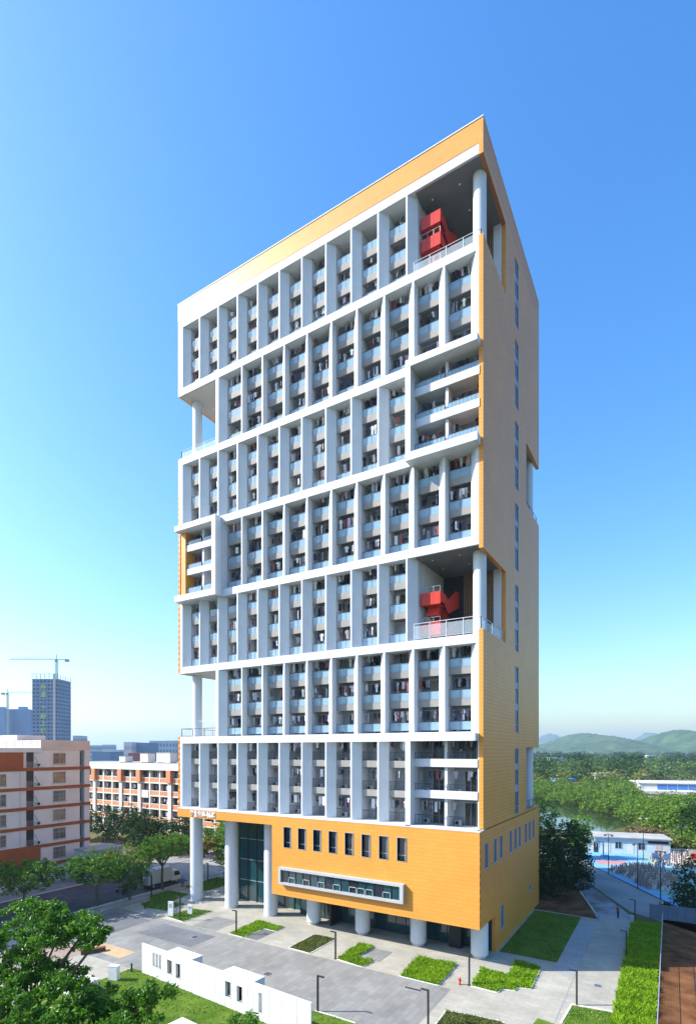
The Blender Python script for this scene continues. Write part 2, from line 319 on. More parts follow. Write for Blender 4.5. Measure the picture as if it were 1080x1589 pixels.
# slot windows in the side wall
for k in range(7):
    z0, z1 = ZR[k]+0.25, ZR[k]+8.35
    w = MB().box(-0.36, -0.10, 12.83, 14.47, z0, z1).build('slot_window', M['glass_blue'], T)
    fr = MB()
    for zc in (z0, z0+0.9, z0+2.7, z0+3.5, z0+5.4, z0+6.1, z1-0.08): fr.box(-0.10, -0.05, 12.83, 14.47, zc, zc+0.08)
    fr.box(-0.10, -0.05, 13.6, 13.68, z0, z1)
    fr.box(-0.4, 0.012, 12.801, 12.83, z0, z1).box(-0.4, 0.012, 14.47, 14.499, z0, z1)
    fr.build('window_frame', M['blue_grey'], w)
    for zc in (z0+2.7, z0+5.4):
        MB().box(-0.098, -0.06, 12.83, 14.47, zc+0.09, zc+0.79).build('spandrel_panel', M['blue_grey'], w)
# body behind the balconies, row by row
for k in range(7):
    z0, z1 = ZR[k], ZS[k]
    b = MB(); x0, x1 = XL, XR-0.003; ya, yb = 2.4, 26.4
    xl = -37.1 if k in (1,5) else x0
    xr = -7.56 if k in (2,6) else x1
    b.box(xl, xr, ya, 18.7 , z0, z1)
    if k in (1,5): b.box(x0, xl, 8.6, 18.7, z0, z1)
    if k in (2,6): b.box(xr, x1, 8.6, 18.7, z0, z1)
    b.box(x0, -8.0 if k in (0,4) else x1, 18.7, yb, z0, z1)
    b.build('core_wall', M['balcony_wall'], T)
# fins
def fin_poly(kind):
    f0, f1 = ((-1.04,-0.84) if kind == 'odd' else (-0.25,-0.05))
    return [(-1.05,2.4),(-1.05,0.9),(f0,0.0),(f1,0.0),(0.0,0.9),(0.0,2.4)]
def fin_mesh(kind, h): return MB().prism(fin_poly(kind), 0, h).mesh('fin', M['white'])
HR = [ZS[k]-ZR[k] for k in range(7)]
fins = {('odd',0): fin_mesh('odd', HR[0]), ('even',0): fin_mesh('even', HR[0]), ('odd',6): fin_mesh('odd', HR[6])}
end_l = {h: MB().prism([(-44.1,2.4),(-44.1,0.0),(-43.64,0.0),(-42.8,0.9),(-42.8,2.4)],0,h).mesh('end_fin', M['white']) for h in (HR[0],HR[6])}
end_r = MB().prism([(-1.55,2.4),(-1.55,0.9),(-0.72,0.0),(XR-0.01,0.0),(XR-0.01,2.4)],0,HR[0]).mesh('end_fin', M['white'])
first_even = MB().prism([(-37.1,8.6),(-37.1,0.0),(-36.6,0.0),(-35.75,0.9),(-35.75,8.6)],0,HR[0]).mesh('end_fin', M['white'])
trim = MB().box(0.0,0.05,0.85,0.91,0,HR[0]-0.01).mesh('corner_trim', M['grey_metal'])
trim6 = MB().box(0.0,0.05,0.85,0.91,0,HR[6]-0.01).mesh('corner_trim', M['grey_metal'])
bays = []                                               # (row, x of the left edge, right edge)
for k in range(7):
    odd = (k % 2 == 0); z = ZR[k]
    if odd:
        put('end_fin', end_l[HR[6] if k == 6 else HR[0]], T, (0,0,z))
        for i in range(1, 11 if k in (2,6) else 10):
            o = put('fin', fins[('odd', 6 if k == 6 else 0)], T, (XB[i],0,z))
        for i in range(0, 10): bays.append((k, XB[i], -8.1 if (i == 9 and k in (0,4)) else XB[i+1]-1.05))
    else:
        put('end_fin', first_even, T, (0,0,z)) if k in (1,5) else put('fin', fins[('even',0)], T, (XB[2],0,z))
        for i in range(3, 12): put('fin', fins[('even',0)], T, (XB[i],0,z))
        put('end_fin', end_r, T, (0,0,z))
        for i in range(2, 12): bays.append((k, XB[i], XB[i+1]-1.05))
# one balcony, copied for every room
SP = MB().box(0,W,1.25,1.38,-0.55,0.22).mesh('spandrel', M['spandrel'])
GP = MB().box(0.02,1.26,1.30,1.315,0.24,1.12).box(1.29,W-0.02,1.30,1.315,0.24,1.12).mesh('glass_panel', M['rail_glass'])
HRAIL = MB().box(0,W,1.28,1.33,1.13,1.18).box(1.26,1.29,1.29,1.325,0.22,1.13).box(0,0.03,1.29,1.325,0.22,1.13).mesh('handrail', M['dark_metal'])
bar = MB().box(0,W,1.28,1.33,1.08,1.13).box(0,W,1.29,1.32,0.12,0.15)
for i in range(19): bar.box(0.03+i*0.137,0.05+i*0.137,1.295,1.315,0.15,1.08)
BARS = bar.mesh('railing', M['dark_metal'])
DOOR = MB().box(1.0,2.2,2.70,2.745,0.05,2.35).mesh('door', M['door'])
DFR = MB().box(0.95,1.0,2.68,2.745,0,2.4).box(2.2,2.25,2.68,2.745,0,2.4).box(1.58,1.62,2.68,2.745,0,2.35).box(0.95,2.25,2.68,2.745,2.35,2.4).mesh('door_frame', M['grey_metal'])
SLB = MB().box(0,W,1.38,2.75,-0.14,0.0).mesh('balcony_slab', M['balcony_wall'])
POLE = MB().tube((0,1.75,2.45),(W,1.75,2.45),0.02,5).mesh('clothes_pole', M['grey_metal'])
CURT = []
for cc, (c0, c1, zl) in zip(((0.42,0.42,0.44),(0.24,0.27,0.36),(0.34,0.28,0.22)), ((1.02,1.6,.3),(1.62,2.18,.06),(1.02,2.18,1.1))):
    q = MB()
    for i in range(8): q.box(c0+(c1-c0)*i/8, c0+(c1-c0)*(i+1)/8, 2.66+.02*(i % 2), 2.69, zl, 2.3)
    CURT.append(q.mesh('curtain', mat('curtain_cloth', cc, 0.9, 0.1)))
acm = MB().box(0.1,0.85,2.2,2.5,0.02,0.57,0).add([(0.38+0.22*math.cos(a*math.pi/5),2.195,0.3+0.22*math.sin(a*math.pi/5)) for a in range(10)],[tuple(range(10))],1).mesh('air_conditioner', M['ac_white'], M['black'])
clothes = MB()
def garment(x, y, ztop, w, h, kind):
    t = 0.03
    if kind == 0:      # shirt: shoulders, sleeves, body
        poly = [(-w*.3,0),(w*.3,0),(w*.75,-h*.28),(w*.58,-h*.4),(w*.36,-h*.24),(w*.38,-h),(-w*.38,-h),(-w*.36,-h*.24),(-w*.58,-h*.4),(-w*.75,-h*.28)]
    elif kind == 1:    # trousers
        poly = [(-w*.4,0),(w*.4,0),(w*.48,-h),(w*.1,-h),(0,-h*.35),(-w*.1,-h),(-w*.48,-h)]
    else:              # towel or sheet
        poly = [(-w*.5,0),(w*.5,0),(w*.47,-h),(-w*.5,-h*.96)]
    a = rnd.uniform(-0.9,0.9); c, s_ = math.cos(a), math.sin(a); n = len(poly)
    vs = [(x+px*c, y+px*s_-t/2, ztop+pz) for px,pz in poly] + [(x+px*c, y+px*s_+t/2, ztop+pz) for px,pz in poly]
    clothes.add(vs, [tuple(range(n)), tuple(range(2*n-1,n-1,-1))] + [(i,n+i,n+(i+1)%n,(i+1)%n) for i in range(n)])
def hang(x0, x1, z, dens, y0=1.2, y1=1.85):
    for _ in range(int(rnd.triangular(1,dens,dens*0.7))):
        garment(rnd.uniform(x0+0.15,x1-0.15), rnd.choice((y0,1.4,y1)), z+2.42, rnd.uniform(.26,.46), rnd.uniform(.55,1.2), rnd.choice((0,0,0,1,1,2)))
for k, xa, xb in bays:
    sx = (xb-xa)/W
    for s_ in range(3):
        if k == 6 and s_ == 2: zt = ZR[6]+6.0
        z = ZR[k] + s_*(3.33 if k < 6 else 2.92)
        B = put('balcony', None, T, (xa,-0.35,z), scale=(sx,1,1))
        if s_: put('spandrel', SP, B); put('balcony_slab', SLB, B)
        if k == 0: put('railing', BARS, B, (0,0,0 if s_ == 0 else 0.1))
        else: put('glass_panel', GP, B); put('handrail', HRAIL, B)
        put('door', DOOR, B); put('door_frame', DFR, B); put('clothes_pole', POLE, B)
        if rnd.random() < 0.6: put('air_conditioner', acm, B)
        if rnd.random() < 0.45: put('curtain', CURT[rnd.randrange(3)], B)
        hang(xa, xb, z, 5 if (k == 6 and s_ > 0) else 16)
    put('corner_trim', trim6 if k == 6 else trim, T, (xa,0,ZR[k]))
# projecting balcony boxes: two rooms wide, three storeys
def balcony_box(k, x0, x1, side):
    z, zt = ZR[k], ZR[k] + 9.99 - 0.2
    f = MB()
    f.box(x0, x1, -1.2, 0.0-0.002, zt-0.75, zt)
    if k: f.box(x0, x1, -1.2, 0.0-0.002, z-0.95, z-0.1)
    zl = z-0.1 if k else z
    if side == 'right':
        f.box(x0, x0+0.6, -1.2, 2.399, zl, zt-0.75); f.box(x1-0.12, x1, 0.0, 2.399, z, zt-0.75)
        xa, xb = x0+0.6, x1-0.12
    else:
        f.box(x1-0.7, x1, -1.2, 2.399, zl, zt-0.75)
        xa, xb = x0+0.35, x1-0.7
    f.build('box_frame', M['white'], T)
    if side == 'left':
        MB().box(xa, xa+0.85, -0.25, 2.399, z, zt-0.75).build('orange_pier', M['orange_x'], T); xa += 0.85
    mid = (xa+xb)/2
    MB().box(mid-0.16, mid+0.16, 0.2, 2.399, z, zt-0.75).build('divider', M['white'], T)
    for s_ in range(3):
        zf = z + 3.33*s_
        if s_: MB().box(xa, xb, -0.1, 0.1, zf-0.35, zf+0.5).box(xa, xb, 0.1, 2.399, zf-0.16, zf).build('balcony_parapet', M['white'], T)
        for (a, c) in ((xa, mid-0.16), (mid+0.16, xb)):
            B = put('balcony', None, T, (a,0,zf)); ww = c-a
            r = MB(); lo = 0.52 if s_ else 0.08
            r.box(0, ww, 0.0, 0.05, 1.12, 1.17).box(0, ww, 0.01, 0.04, lo+0.03, lo+0.06)
            for i in range(9): r.box(i*(ww-0.03)/8, i*(ww-0.03)/8+0.03, 0.01, 0.04, lo, 1.12)
            r.build('railing', M['dark_metal'], B)
            if k != 0: MB().box(0.03, ww-0.03, 0.02, 0.03, lo+0.06, 1.12).build('glass_panel', M['rail_glass'], B)
            dx = ww*0.36
            MB().box(dx, ww-0.2, 2.35, 2.395, 0.05, 2.5).build('door', M['door'], B)
            fr = MB().box(dx-0.06, dx, 2.33, 2.395, 0, 2.56).box(ww-0.2, ww-0.14, 2.33, 2.395, 0, 2.56).box(dx, ww-0.2, 2.33, 2.395, 2.5, 2.56)
            for q in (0.33, 0.66): fr.box(dx+(ww-0.2-dx)*q-0.02, dx+(ww-0.2-dx)*q+0.02, 2.33, 2.395, 0.05, 2.5)
            fr.build('door_frame', M['grey_metal'], B)
            put('air_conditioner', acm, B, (0.1,-0.4,0))
            MB().tube((0,1.2,2.55),(ww,1.2,2.55),0.02,5).build('clothes_pole', M['grey_metal'], B)
            hang(a, c, zf+0.1, 15, 0.9, 1.6)
balcony_box(4, -8.1, -0.25, 'right'); balcony_box(0, -8.1, -0.46, 'right'); balcony_box(3, -43.95, -36.0, 'left')
MB().box(-8.1,-0.25,-1.2,-0.002,13.852,13.95).build('box_sill', M['white'], T)
clothes.build('hanging_laundry', M['cloth'], None, kind='stuff', label='mixed clothes drying on the balcony poles of the tower', category='laundry')
# terraces cut into the corners
def railing(path, z, parent, glass=True, h=1.15, m='white'):
    r = MB(); g = MB()
    for (ax, ay), (bx, by) in zip(path, path[1:]):
        L = math.hypot(bx-ax, by-ay); n = max(1, round(L/2.1))
        r.tube((ax,ay,z+h), (bx,by,z+h), 0.035)
        r.tube((ax,ay,z+0.12), (bx,by,z+0.12), 0.02)
        for i in range(n+1):
            q = i/n; r.box(ax+(bx-ax)*q-0.03, ax+(bx-ax)*q+0.03, ay+(by-ay)*q-0.03, ay+(by-ay)*q+0.03, z, z+h)
        g.add([(ax,ay,z+0.15),(bx,by,z+0.15),(bx,by,z+h-0.25),(ax,ay,z+h-0.25)], [(0,1,2,3)])
        nx, ny = -(by-ay)/L*0.012, (bx-ax)/L*0.012
        g.add([(ax+nx,ay+ny,z+0.15),(bx+nx,by+ny,z+0.15),(bx+nx,by+ny,z+h-0.25),(ax+nx,ay+ny,z+h-0.25)], [(3,2,1,0)])
    o = r.build('terrace_railing', M[m], parent)
    if glass: g.build('glass_panel', M['terr_glass'], o)
def column(cx_, cy_, z0, z1, r, plinth=False):
    c = MB().cyl(cx_, cy_, z0+(0.35 if plinth else 0), z1, r, 32); me = c.mesh('column', M['white']); auto_smooth(me)
    o = put('column', me, T)
    if plinth:
        me = MB().cyl(cx_, cy_, z0, z0+0.35, r*0.78, 24).mesh('column_base', M['plinth']); auto_smooth(me); put('column_base', me, o)
for k in (2, 6):                                        # right front terraces with red stair
    z, zs = ZR[k], ZS[k]
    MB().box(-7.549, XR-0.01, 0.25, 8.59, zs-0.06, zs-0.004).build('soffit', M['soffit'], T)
    for (sx_, sy_) in ((-6.2,1.8),(-3.1,1.8),(-6.2,5.0),(-3.1,5.0),(-1.6,5.0)):
        MB().cyl(sx_, sy_, zs-0.085, zs-0.062, 0.11, 12).build('downlight', M['lamp_white'], T)
    column(-1.02, 2.1, z, zs, 0.69)
    bk = MB().box(-7.549, -1.35, 8.5, 8.597, z, zs-0.06).build('slat_screen', M['slat_back'], T)
    for i in range(18):
        MB().box(-4.9+i*0.195, -4.9+i*0.195+0.085, 8.36, 8.5, z+0.05, zs-0.08).build('slat', M['slat'], bk)
    MB().box(-1.35, XR-0.004, 8.3, 8.597, z, zs-0.06).build('white_pier', M['white'], T)
    MB().box(-7.559, -7.45, 2.41, 8.36, z, zs-0.06).build('terrace_wall', M['white'], T)
    railing([(-7.7,0.18),(-0.3,0.18),(-0.3,8.2)], z if k == 6 else z+0.05, T, True, 1.2 if k == 6 else 1.75)
    st = put('red_stair', None, T)
    for q, zo in enumerate((0.45, 3.8) if k == 2 else (-0.2, 2.75, 5.2)):
        zz = z+zo; ya = 1.3
        top_only = (k == 6 and q == 2)
        hp = 1.55
        MB().box(-7.4,-5.1,ya,ya+.1,zz+0.2,zz+hp).build('stair_parapet', M['red'], st)
        for xs_ in (-6.65,-5.9): MB().box(xs_-.012,xs_+.012,ya-.012,ya-.001,zz+0.22,zz+hp-.02).build('panel_seam', M['red_dark'], st)
        MB().box(-7.4,-5.1,ya+.1,ya+1.5,zz+0.2,zz+0.4).build('landing', M['red'], st)
        MB().yz([(ya+.1,zz+0.2),(ya+1.5,zz+0.2),(ya+2.6,zz-0.35),(ya+5.9,zz+1.0),(ya+5.9,zz+2.75),(ya+4.9,zz+2.75),(ya+2.4,zz+1.15),(ya+1.5,zz+hp),(ya+.1,zz+hp)],-5.2,-5.1).build('stair_parapet', M['red'], st)
        MB().yz([(ya+1.5,zz+0.2),(ya+5.9,zz+2.15),(ya+5.9,zz+2.4),(ya+1.5,zz+0.4)],-6.2,-5.21).build('stair_flight', M['red'], st)
        MB().yz([(ya+1.5,zz+0.2),(ya+1.5,zz+0.4),(ya+5.9,zz-1.3),(ya+5.9,zz-1.5)][::-1],-7.4,-6.3).build('stair_flight', M['red'], st)
        MB().yz([(ya+1.5,zz+0.2),(ya+1.5,zz+hp),(ya+5.9,zz-0.1),(ya+5.9,zz-1.5)][::-1],-6.3,-6.2).build('stair_parapet', M['red'], st)
        if q or k == 2:
            MB().yz([(ya+.9,zz+0.2),(ya+.5,zz-.9),(ya+1.3,zz-.9),(ya+2.0,zz+0.2)],-6.9,-5.7).build('stair_support', M['red'], st)
        if not top_only:
            rr = MB().tube((-7.4,ya+.05,zz+hp+.6),(-5.15,ya+.05,zz+hp+.6),0.025)
            for xs_ in (-7.3,-6.6,-5.9,-5.15): rr.tube((xs_,ya+.05,zz+hp),(xs_,ya+.05,zz+hp+.6),0.018)
            rr.build('stair_rail', M['grey_metal'], st)
for k in (1, 5):                                        # left front terraces
    z, zs = ZR[k], ZS[k]
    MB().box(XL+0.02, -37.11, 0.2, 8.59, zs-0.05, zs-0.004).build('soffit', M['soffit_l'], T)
    for (sx_, sy_) in ((-42,4.5),(-39,2.5)): MB().cyl(sx_, sy_, zs-0.075, zs-0.052, 0.11, 12).build('downlight', M['lamp_white'], T)
    column(-43.2, 2.4, z, zs, 0.69)
    railing([(-37.2,0.2),(-44.0,0.2),(-44.0,8.4)], z, T, k == 5, 1.15, 'white' if k == 5 else 'dark_metal')
    if k == 1: railing([(-37.2,2.0),(-43.9,2.0)], z, T, False, 2.3)
    MB().box(-44.0,-37.11,8.45,8.597,z,zs-0.05).build('terrace_wall', M['white'], T)
for k in (0, 4):                                        # rear corner terraces
    z, zs = ZR[k], ZS[k]
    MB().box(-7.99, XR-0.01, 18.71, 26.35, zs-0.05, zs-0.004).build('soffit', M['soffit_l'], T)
    column(-1.1, 24.6, z, zs, 0.69)
    MB().box(-7.9, XR-0.02, 18.5, 18.698, z, zs-0.05).build('terrace_wall', M['white'], T)
    railing([(-0.25,18.9),(-0.25,26.2),(-7.9,26.2)], z+0.25, T, False, 1.05, 'dark_metal')

# podium: orange hall under the tower
PY = -1.2
wins = [(-24.43+2.2*i, -23.36+2.2*i) for i in range(8)]
b = MB(); PX0 = -26.3
xs = [PX0] + [v for w_ in wins for v in w_] + [0.0]
for a, c in zip(xs[0::2], xs[1::2]): b.box(a, c, PY, -0.7, 10.0, 12.5)
b.box(PX0, 0.0, PY, -0.7, 12.5, 13.85-0.12); b.box(PX0, 0.0, PY, -0.7, 4.06, 10.0)
b.build('podium_wall', M['orange_x'], T)
MB().box(-43.3, PX0-0.001, PY, -0.7, 12.62, 13.73).build('podium_fascia', M['orange_x'], T)
MB().box(-43.3, 0.04, PY-0.03, 0.5, 13.731, 13.848).build('podium_ledge', M['white'], T)
# podium side wall
b = MB(); pw = [(0.5,1.7),(3.7,4.9),(6.0,7.2),(10.2,11.3),(12.5,13.6),(14.6,15.7),(17.9,19.0),(20.1,21.2),(22.4,23.5)]
ys = [-0.7] + [v for w_ in pw for v in w_] + [26.5]
for a, c in zip(ys[0::2], ys[1::2]): b.box(-0.45, 0.0, a, c, 9.8, 12.4)
b.box(-0.45, 0.0, -0.7, 26.5, 12.4, 13.73); b.box(-0.45, 0.0, -0.7, 26.5, 4.55, 9.8)
b.box(-0.45, 0.0, -0.7, 4.6, 4.06, 4.55)
for (a, c, lo, hi) in ((4.6,6.5,0,4.55),(6.5,7.7,0,1.9),(7.7,20.4,0,4.55),(20.4,21.4,0,3.1),(20.4,21.4,3.9,4.55),(21.4,26.5,0,4.55)): b.box(-0.45, 0.0, a, c, lo, hi)
b.build('podium_wall', M['orange_y'], T)
for (a, c, lo, hi) in [(a, c, 9.8, 12.4) for a, c in pw] + [(6.5,7.7,1.9,4.55),(20.4,21.4,3.1,3.9)]:
    w = MB().box(-0.30, -0.10, a, c, lo, hi).build('podium_window', M['glass_blue'], T)
    MB().box(-0.10, 0.02, a, a+0.07, lo, hi).box(-0.10, 0.02, c-0.07, c, lo, hi).box(-0.10, 0.02, a+0.07, c-0.07, lo, lo+0.07).box(-0.10, 0.02, a+0.07, c-0.07, hi-0.07, hi).box(-0.10,-0.05,(a+c)/2-0.03,(a+c)/2+0.03,lo+0.07,hi-0.07).build('window_frame', M['blue_grey'], w)
    MB().box(0.002, 0.07, a-0.03, c+0.03, lo-0.06, lo-0.002).build('window_sill', M['grey_metal'], w)
for a, c in wins:
    w = MB().box(a, c, -0.86, -0.82, 10.0, 12.5).build('podium_window', M['glass_dark'], T)
    f = MB(); y0, y1 = -1.24, -0.86
    f.box(a-0.05, a, y0, y1, 9.95, 12.55).box(c, c+0.05, y0, y1, 9.95, 12.55).box(a, c, y0, y1, 9.95, 10.0).box(a, c, y0, y1, 12.5, 12.55)
    f.box(a+0.0, c, -0.92, -0.86, 10.55, 10.61).box((a+c)/2+0.22,(a+c)/2+0.28,-0.92,-0.86,10.0,12.5)
    f.build('window_frame', M['grey_metal'], w)
# podium floor slab, back body, soffits
MB().box(PX0, -0.46, -0.69, 26.4, 4.07, 4.5).box(PX0, -0.46, 5.1, 26.4, 4.5, 13.7).build('podium_body', M['balcony_wall'], T)
MB().box(-43.25, PX0-0.002, -0.69, 26.4, 12.62, 13.7).build('portico_soffit', M['soffit_l'], T)
MB().box(-43.2, -38.2, 12.0, 26.4, 0, 12.6).box(-38.2, PX0-0.002, 6.6, 26.4, 0, 12.6).build('podium_core', M['balcony_wall'], T)
# strip window box
bx0, bx1, bz0, bz1 = -24.85, -8.1, 5.55, 7.62
f = MB(); y0 = PY-0.55
f.box(bx0, bx1, y0, PY-0.002, bz1-0.28, bz1).box(bx0, bx1, y0, PY-0.002, bz0, bz0+0.28).box(bx0, bx0+0.3, y0, PY-0.002, bz0+0.28, bz1-0.28).box(bx1-0.42, bx1, y0, PY-0.002, bz0+0.28, bz1-0.28)
sb = f.build('strip_window', M['strip_frame'], T)
nP = 15; px0, px1 = bx0+0.3, bx1-0.45; pwid = (px1-px0)/nP
MB().box(px0, px1, PY-0.12, PY-0.004, bz0+0.28, bz1-0.28).build('window_backing', M['black'], sb)
for i in range(nP):
    x = px0+i*pwid
    MB().box(x+0.03, x+pwid-0.03, y0+0.26+rnd.uniform(0,0.02), y0+0.30, bz0+0.28, bz1-0.28).build('pane', M['glass_teal' if i % 3 else 'glass_dark'], sb)
    if i: MB().box(x-0.03, x+0.03, y0+0.2, y0+0.3, bz0+0.28, bz1-0.28).build('mullion', M['dark_metal'], sb)
    if i in (1,3,5,7,9,10,11,13):
        MB().box(x+0.05, x+pwid-0.05, y0+0.16, y0+0.25, bz0+0.9, bz0+0.97).box(x+0.05, x+0.11, y0+0.16, y0+0.25, bz0+0.3, bz0+0.97).box(x+pwid-0.11, x+pwid-0.05, y0+0.16, y0+0.25, bz0+0.3, bz0+0.97).build('sash', M['grey_metal'], sb)
# ground floor storefront behind the columns
sf = put('storefront', None, T)
n = 20; x0, x1 = PX0+0.1, -0.5
for i in range(n):
    a = x0+(x1-x0)*i/n; c = x0+(x1-x0)*(i+1)/n
    MB().box(a+0.03, c-0.03, 4.72, 4.76, 0.1, 3.05).build('pane', M['glass_teal'], sf)
    MB().box(a+0.03, c-0.03, 4.72, 4.76, 3.15, 4.05).build('transom_pane', M['glass_teal'], sf)
    MB().box(a-0.03, a+0.03, 4.66, 4.8, 0.0, 4.06).build('mullion', M['dark_metal'], sf)
MB().box(x0, x1, 4.67, 4.79, 3.05, 3.15).box(x0, x1, 4.67, 4.79, 0.0, 0.1).build('transom', M['dark_metal'], sf)
MB().box(-20.2,-20.0,2.6,4.6,0.0,4.05).build('dark_lobby_panel', M['black'], sf)
MB().box(-5.0,-3.6,3.6,4.6,0,4.05).build('dark_lobby_panel', M['black'], sf)
# portico curtain wall
cw = put('curtain_wall', None, T)
x0, x1 = -38.1, -26.4; n = 7
for i in range(n):
    a = x0+(x1-x0)*i/n; c = x0+(x1-x0)*(i+1)/n
    for (lo, hi) in ((0.08,3.0),(3.08,6.0),(6.08,9.0),(9.08,12.5)):
        MB().box(a+0.04, c-0.04, 5.82+rnd.uniform(0,0.015), 5.86, lo, hi).build('pane', M['glass_teal'], cw)
    MB().box(a-0.05, a+0.05, 5.72, 5.95, 0.0, 12.6).build('mullion', M['dark_metal'], cw)
tr = MB()
for zc in (0.0, 3.0, 6.0, 9.0, 12.5): tr.box(x0, x1, 5.78, 5.9, zc, zc+0.08)
tr.build('transom', M['grey_metal'], cw)
MB().box(-38.2,-38.0,5.7,12.0,0,12.6).build('side_pane', M['glass_teal'], cw)
for cx_, top in ((-43.4,12.62),(-36.45,12.62),(-29.4,12.62),(-22.45,4.07),(-15.35,4.07),(-8.15,4.07),(-1.15,4.07)):
    column(cx_ if cx_ > -43 else -42.25-1.1, 2.4, 0.0, top, 0.91, top < 5)

def text_mesh(s_, size, depth):
    cu = bpy.data.curves.new('lettering', 'FONT'); cu.body = s_; cu.size = size; cu.extrude = depth; cu.offset = size*0.022; cu.align_x = 'LEFT'
    o = bpy.data.objects.new('lettering', cu); COL.objects.link(o)
    dg = bpy.context.evaluated_depsgraph_get(); me = bpy.data.meshes.new_from_object(o.evaluated_get(dg))
    bpy.data.objects.remove(o); me.name = 'lettering'; return me
def lettering(s_, size, depth, m, parent, loc, rot):
    me = text_mesh(s_, size, depth); me.materials.clear(); me.materials.append(m)
    o = put('lettering', me, parent, loc); o.rotation_euler = rot; return o
def letters_fit(s_, x0, x1, z, h, y, m, parent):
    adv = [0.68 if ch in '0123456789' else 1.0 for ch in s_]; u = (x1-x0)/sum(adv); x = x0
    for ch, a in zip(s_, adv):
        o = lettering(ch, h, 0.04, m, parent, (x, y, z), (R(90),0,0)); o.name = 'letter'
        b_ = [v.co for v in o.data.vertices]; wx0, wx1 = min(v.x for v in b_), max(v.x for v in b_); hz0, hz1 = min(v.y for v in b_), max(v.y for v in b_)
        k_ = h*0.92/(hz1-hz0); o.scale = (min(k_, a*u*0.9/(wx1-wx0)), k_, 1); o.location = (x-wx0*o.scale[0]+0.03, y, z-hz0*k_); x += a*u
letters_fit('学生公寓46栋', -40.7, -35.9, 12.84, 0.86, PY-0.07, M['letter_white'], T)

# ------------------------------------------------------------------ vegetation helpers
def rdir(r): 
    z = r.uniform(-1,1); a = r.uniform(0,2*math.pi); q = math.sqrt(1-z*z)
    return Vector((q*math.cos(a), q*math.sin(a), z))
def leaf(mb, p, s_, r, up=0.6, fold=False):
    n = rdir(r); n = Vector((n.x, n.y, abs(n.z)+up)).normalized()
    a = n.orthogonal().normalized(); a.rotate(Matrix.Rotation(r.uniform(0,6.283), 3, n)); b_ = n.cross(a)
    a *= s_*r.uniform(.7,1.25); b_ *= s_*r.uniform(.35,.55)
    if fold:
        d = n*(-0.25*s_)
        mb.add([p-a, p-b_*0.9-a*.15+d, p+a, p+b_*0.9-a*.15+d, p+a*1.25+d], [(0,1,2),(0,2,3),(1,4,2),(2,4,3)])
    else:
        mb.add([p-a, p-b_, p+a*0.9, p+b_], [(0,1,2,3)])
def crown(mb, lobes, n, s_, r, up=0.6, shell=0.45, fold=False):
    vol = [l[3]*l[4]*l[5] for l in lobes]; tot = sum(vol)
    for l, v in zip(lobes, vol):
        clumps = max(5, int(n*v/tot/14))
        for _ in range(clumps):
            d = rdir(r); q = shell + (1-shell)*r.random()**0.6
            c = Vector((l[0]+d.x*l[3]*q, l[1]+d.y*l[4]*q, l[2]+d.z*l[5]*q))
            cs = s_*r.uniform(1.2,2.6)
            for _ in range(14):
                e = rdir(r); leaf(mb, c+Vector((e.x*cs, e.y*cs, e.z*cs*0.6)), s_, r, up, fold)
def limbs(mb, x, y, h, r0, ends, r, bend=0.3):
    top = Vector((x+r.uniform(-bend,bend), y+r.uniform(-bend,bend), h))
    mid = Vector((x+r.uniform(-bend,bend)*.5, y+r.uniform(-bend,bend)*.5, h*.5))
    mb.tube((x,y,-0.05), mid, r0, 8, r0*.8); mb.tube(mid, top, r0*.8, 8, r0*.68)
    for e in ends:
        e = Vector(e); m_ = top.lerp(e, .5)+Vector((r.uniform(-.3,.3), r.uniform(-.3,.3), r.uniform(.0,.4)))
        mb.tube(top, m_, r0*.5, 6, r0*.32); mb.tube(m_, e, r0*.32, 5, r0*.12)
def tree(label, x, y, h, rad, m, n=1600, s_=0.28, seed=0, flat=0.35, trunk=0.2, th=None, group=None, name='tree', lobes=6, under=0.0):
    r = random.Random(seed*31+5); t = thing(name, label, 'tree', (x,y,0), 0, group)
    hc = h*(1-flat)
    lb = [(0,0,hc,rad*.75,rad*.75,h-hc)]
    for i in range(lobes):
        a = 6.283*i/lobes+r.uniform(-.4,.4); q = rad*r.uniform(.45,.68); sr = rad*r.uniform(.35,.52)
        lb.append((q*math.cos(a), q*math.sin(a), hc+r.uniform(-.25,.35)*(h-hc)-under, sr, sr, (h-hc)*r.uniform(.45,.8)))
    cm = MB(); crown(cm, lb, n, s_, r); cm.build('crown', m, t)
    tm = MB(); limbs(tm, 0, 0, th if th else hc*.55, trunk, [(l[0]*.9,l[1]*.9,l[2]) for l in lb[1:]], r); tm.build('trunk', M['bark'], t)
    return t
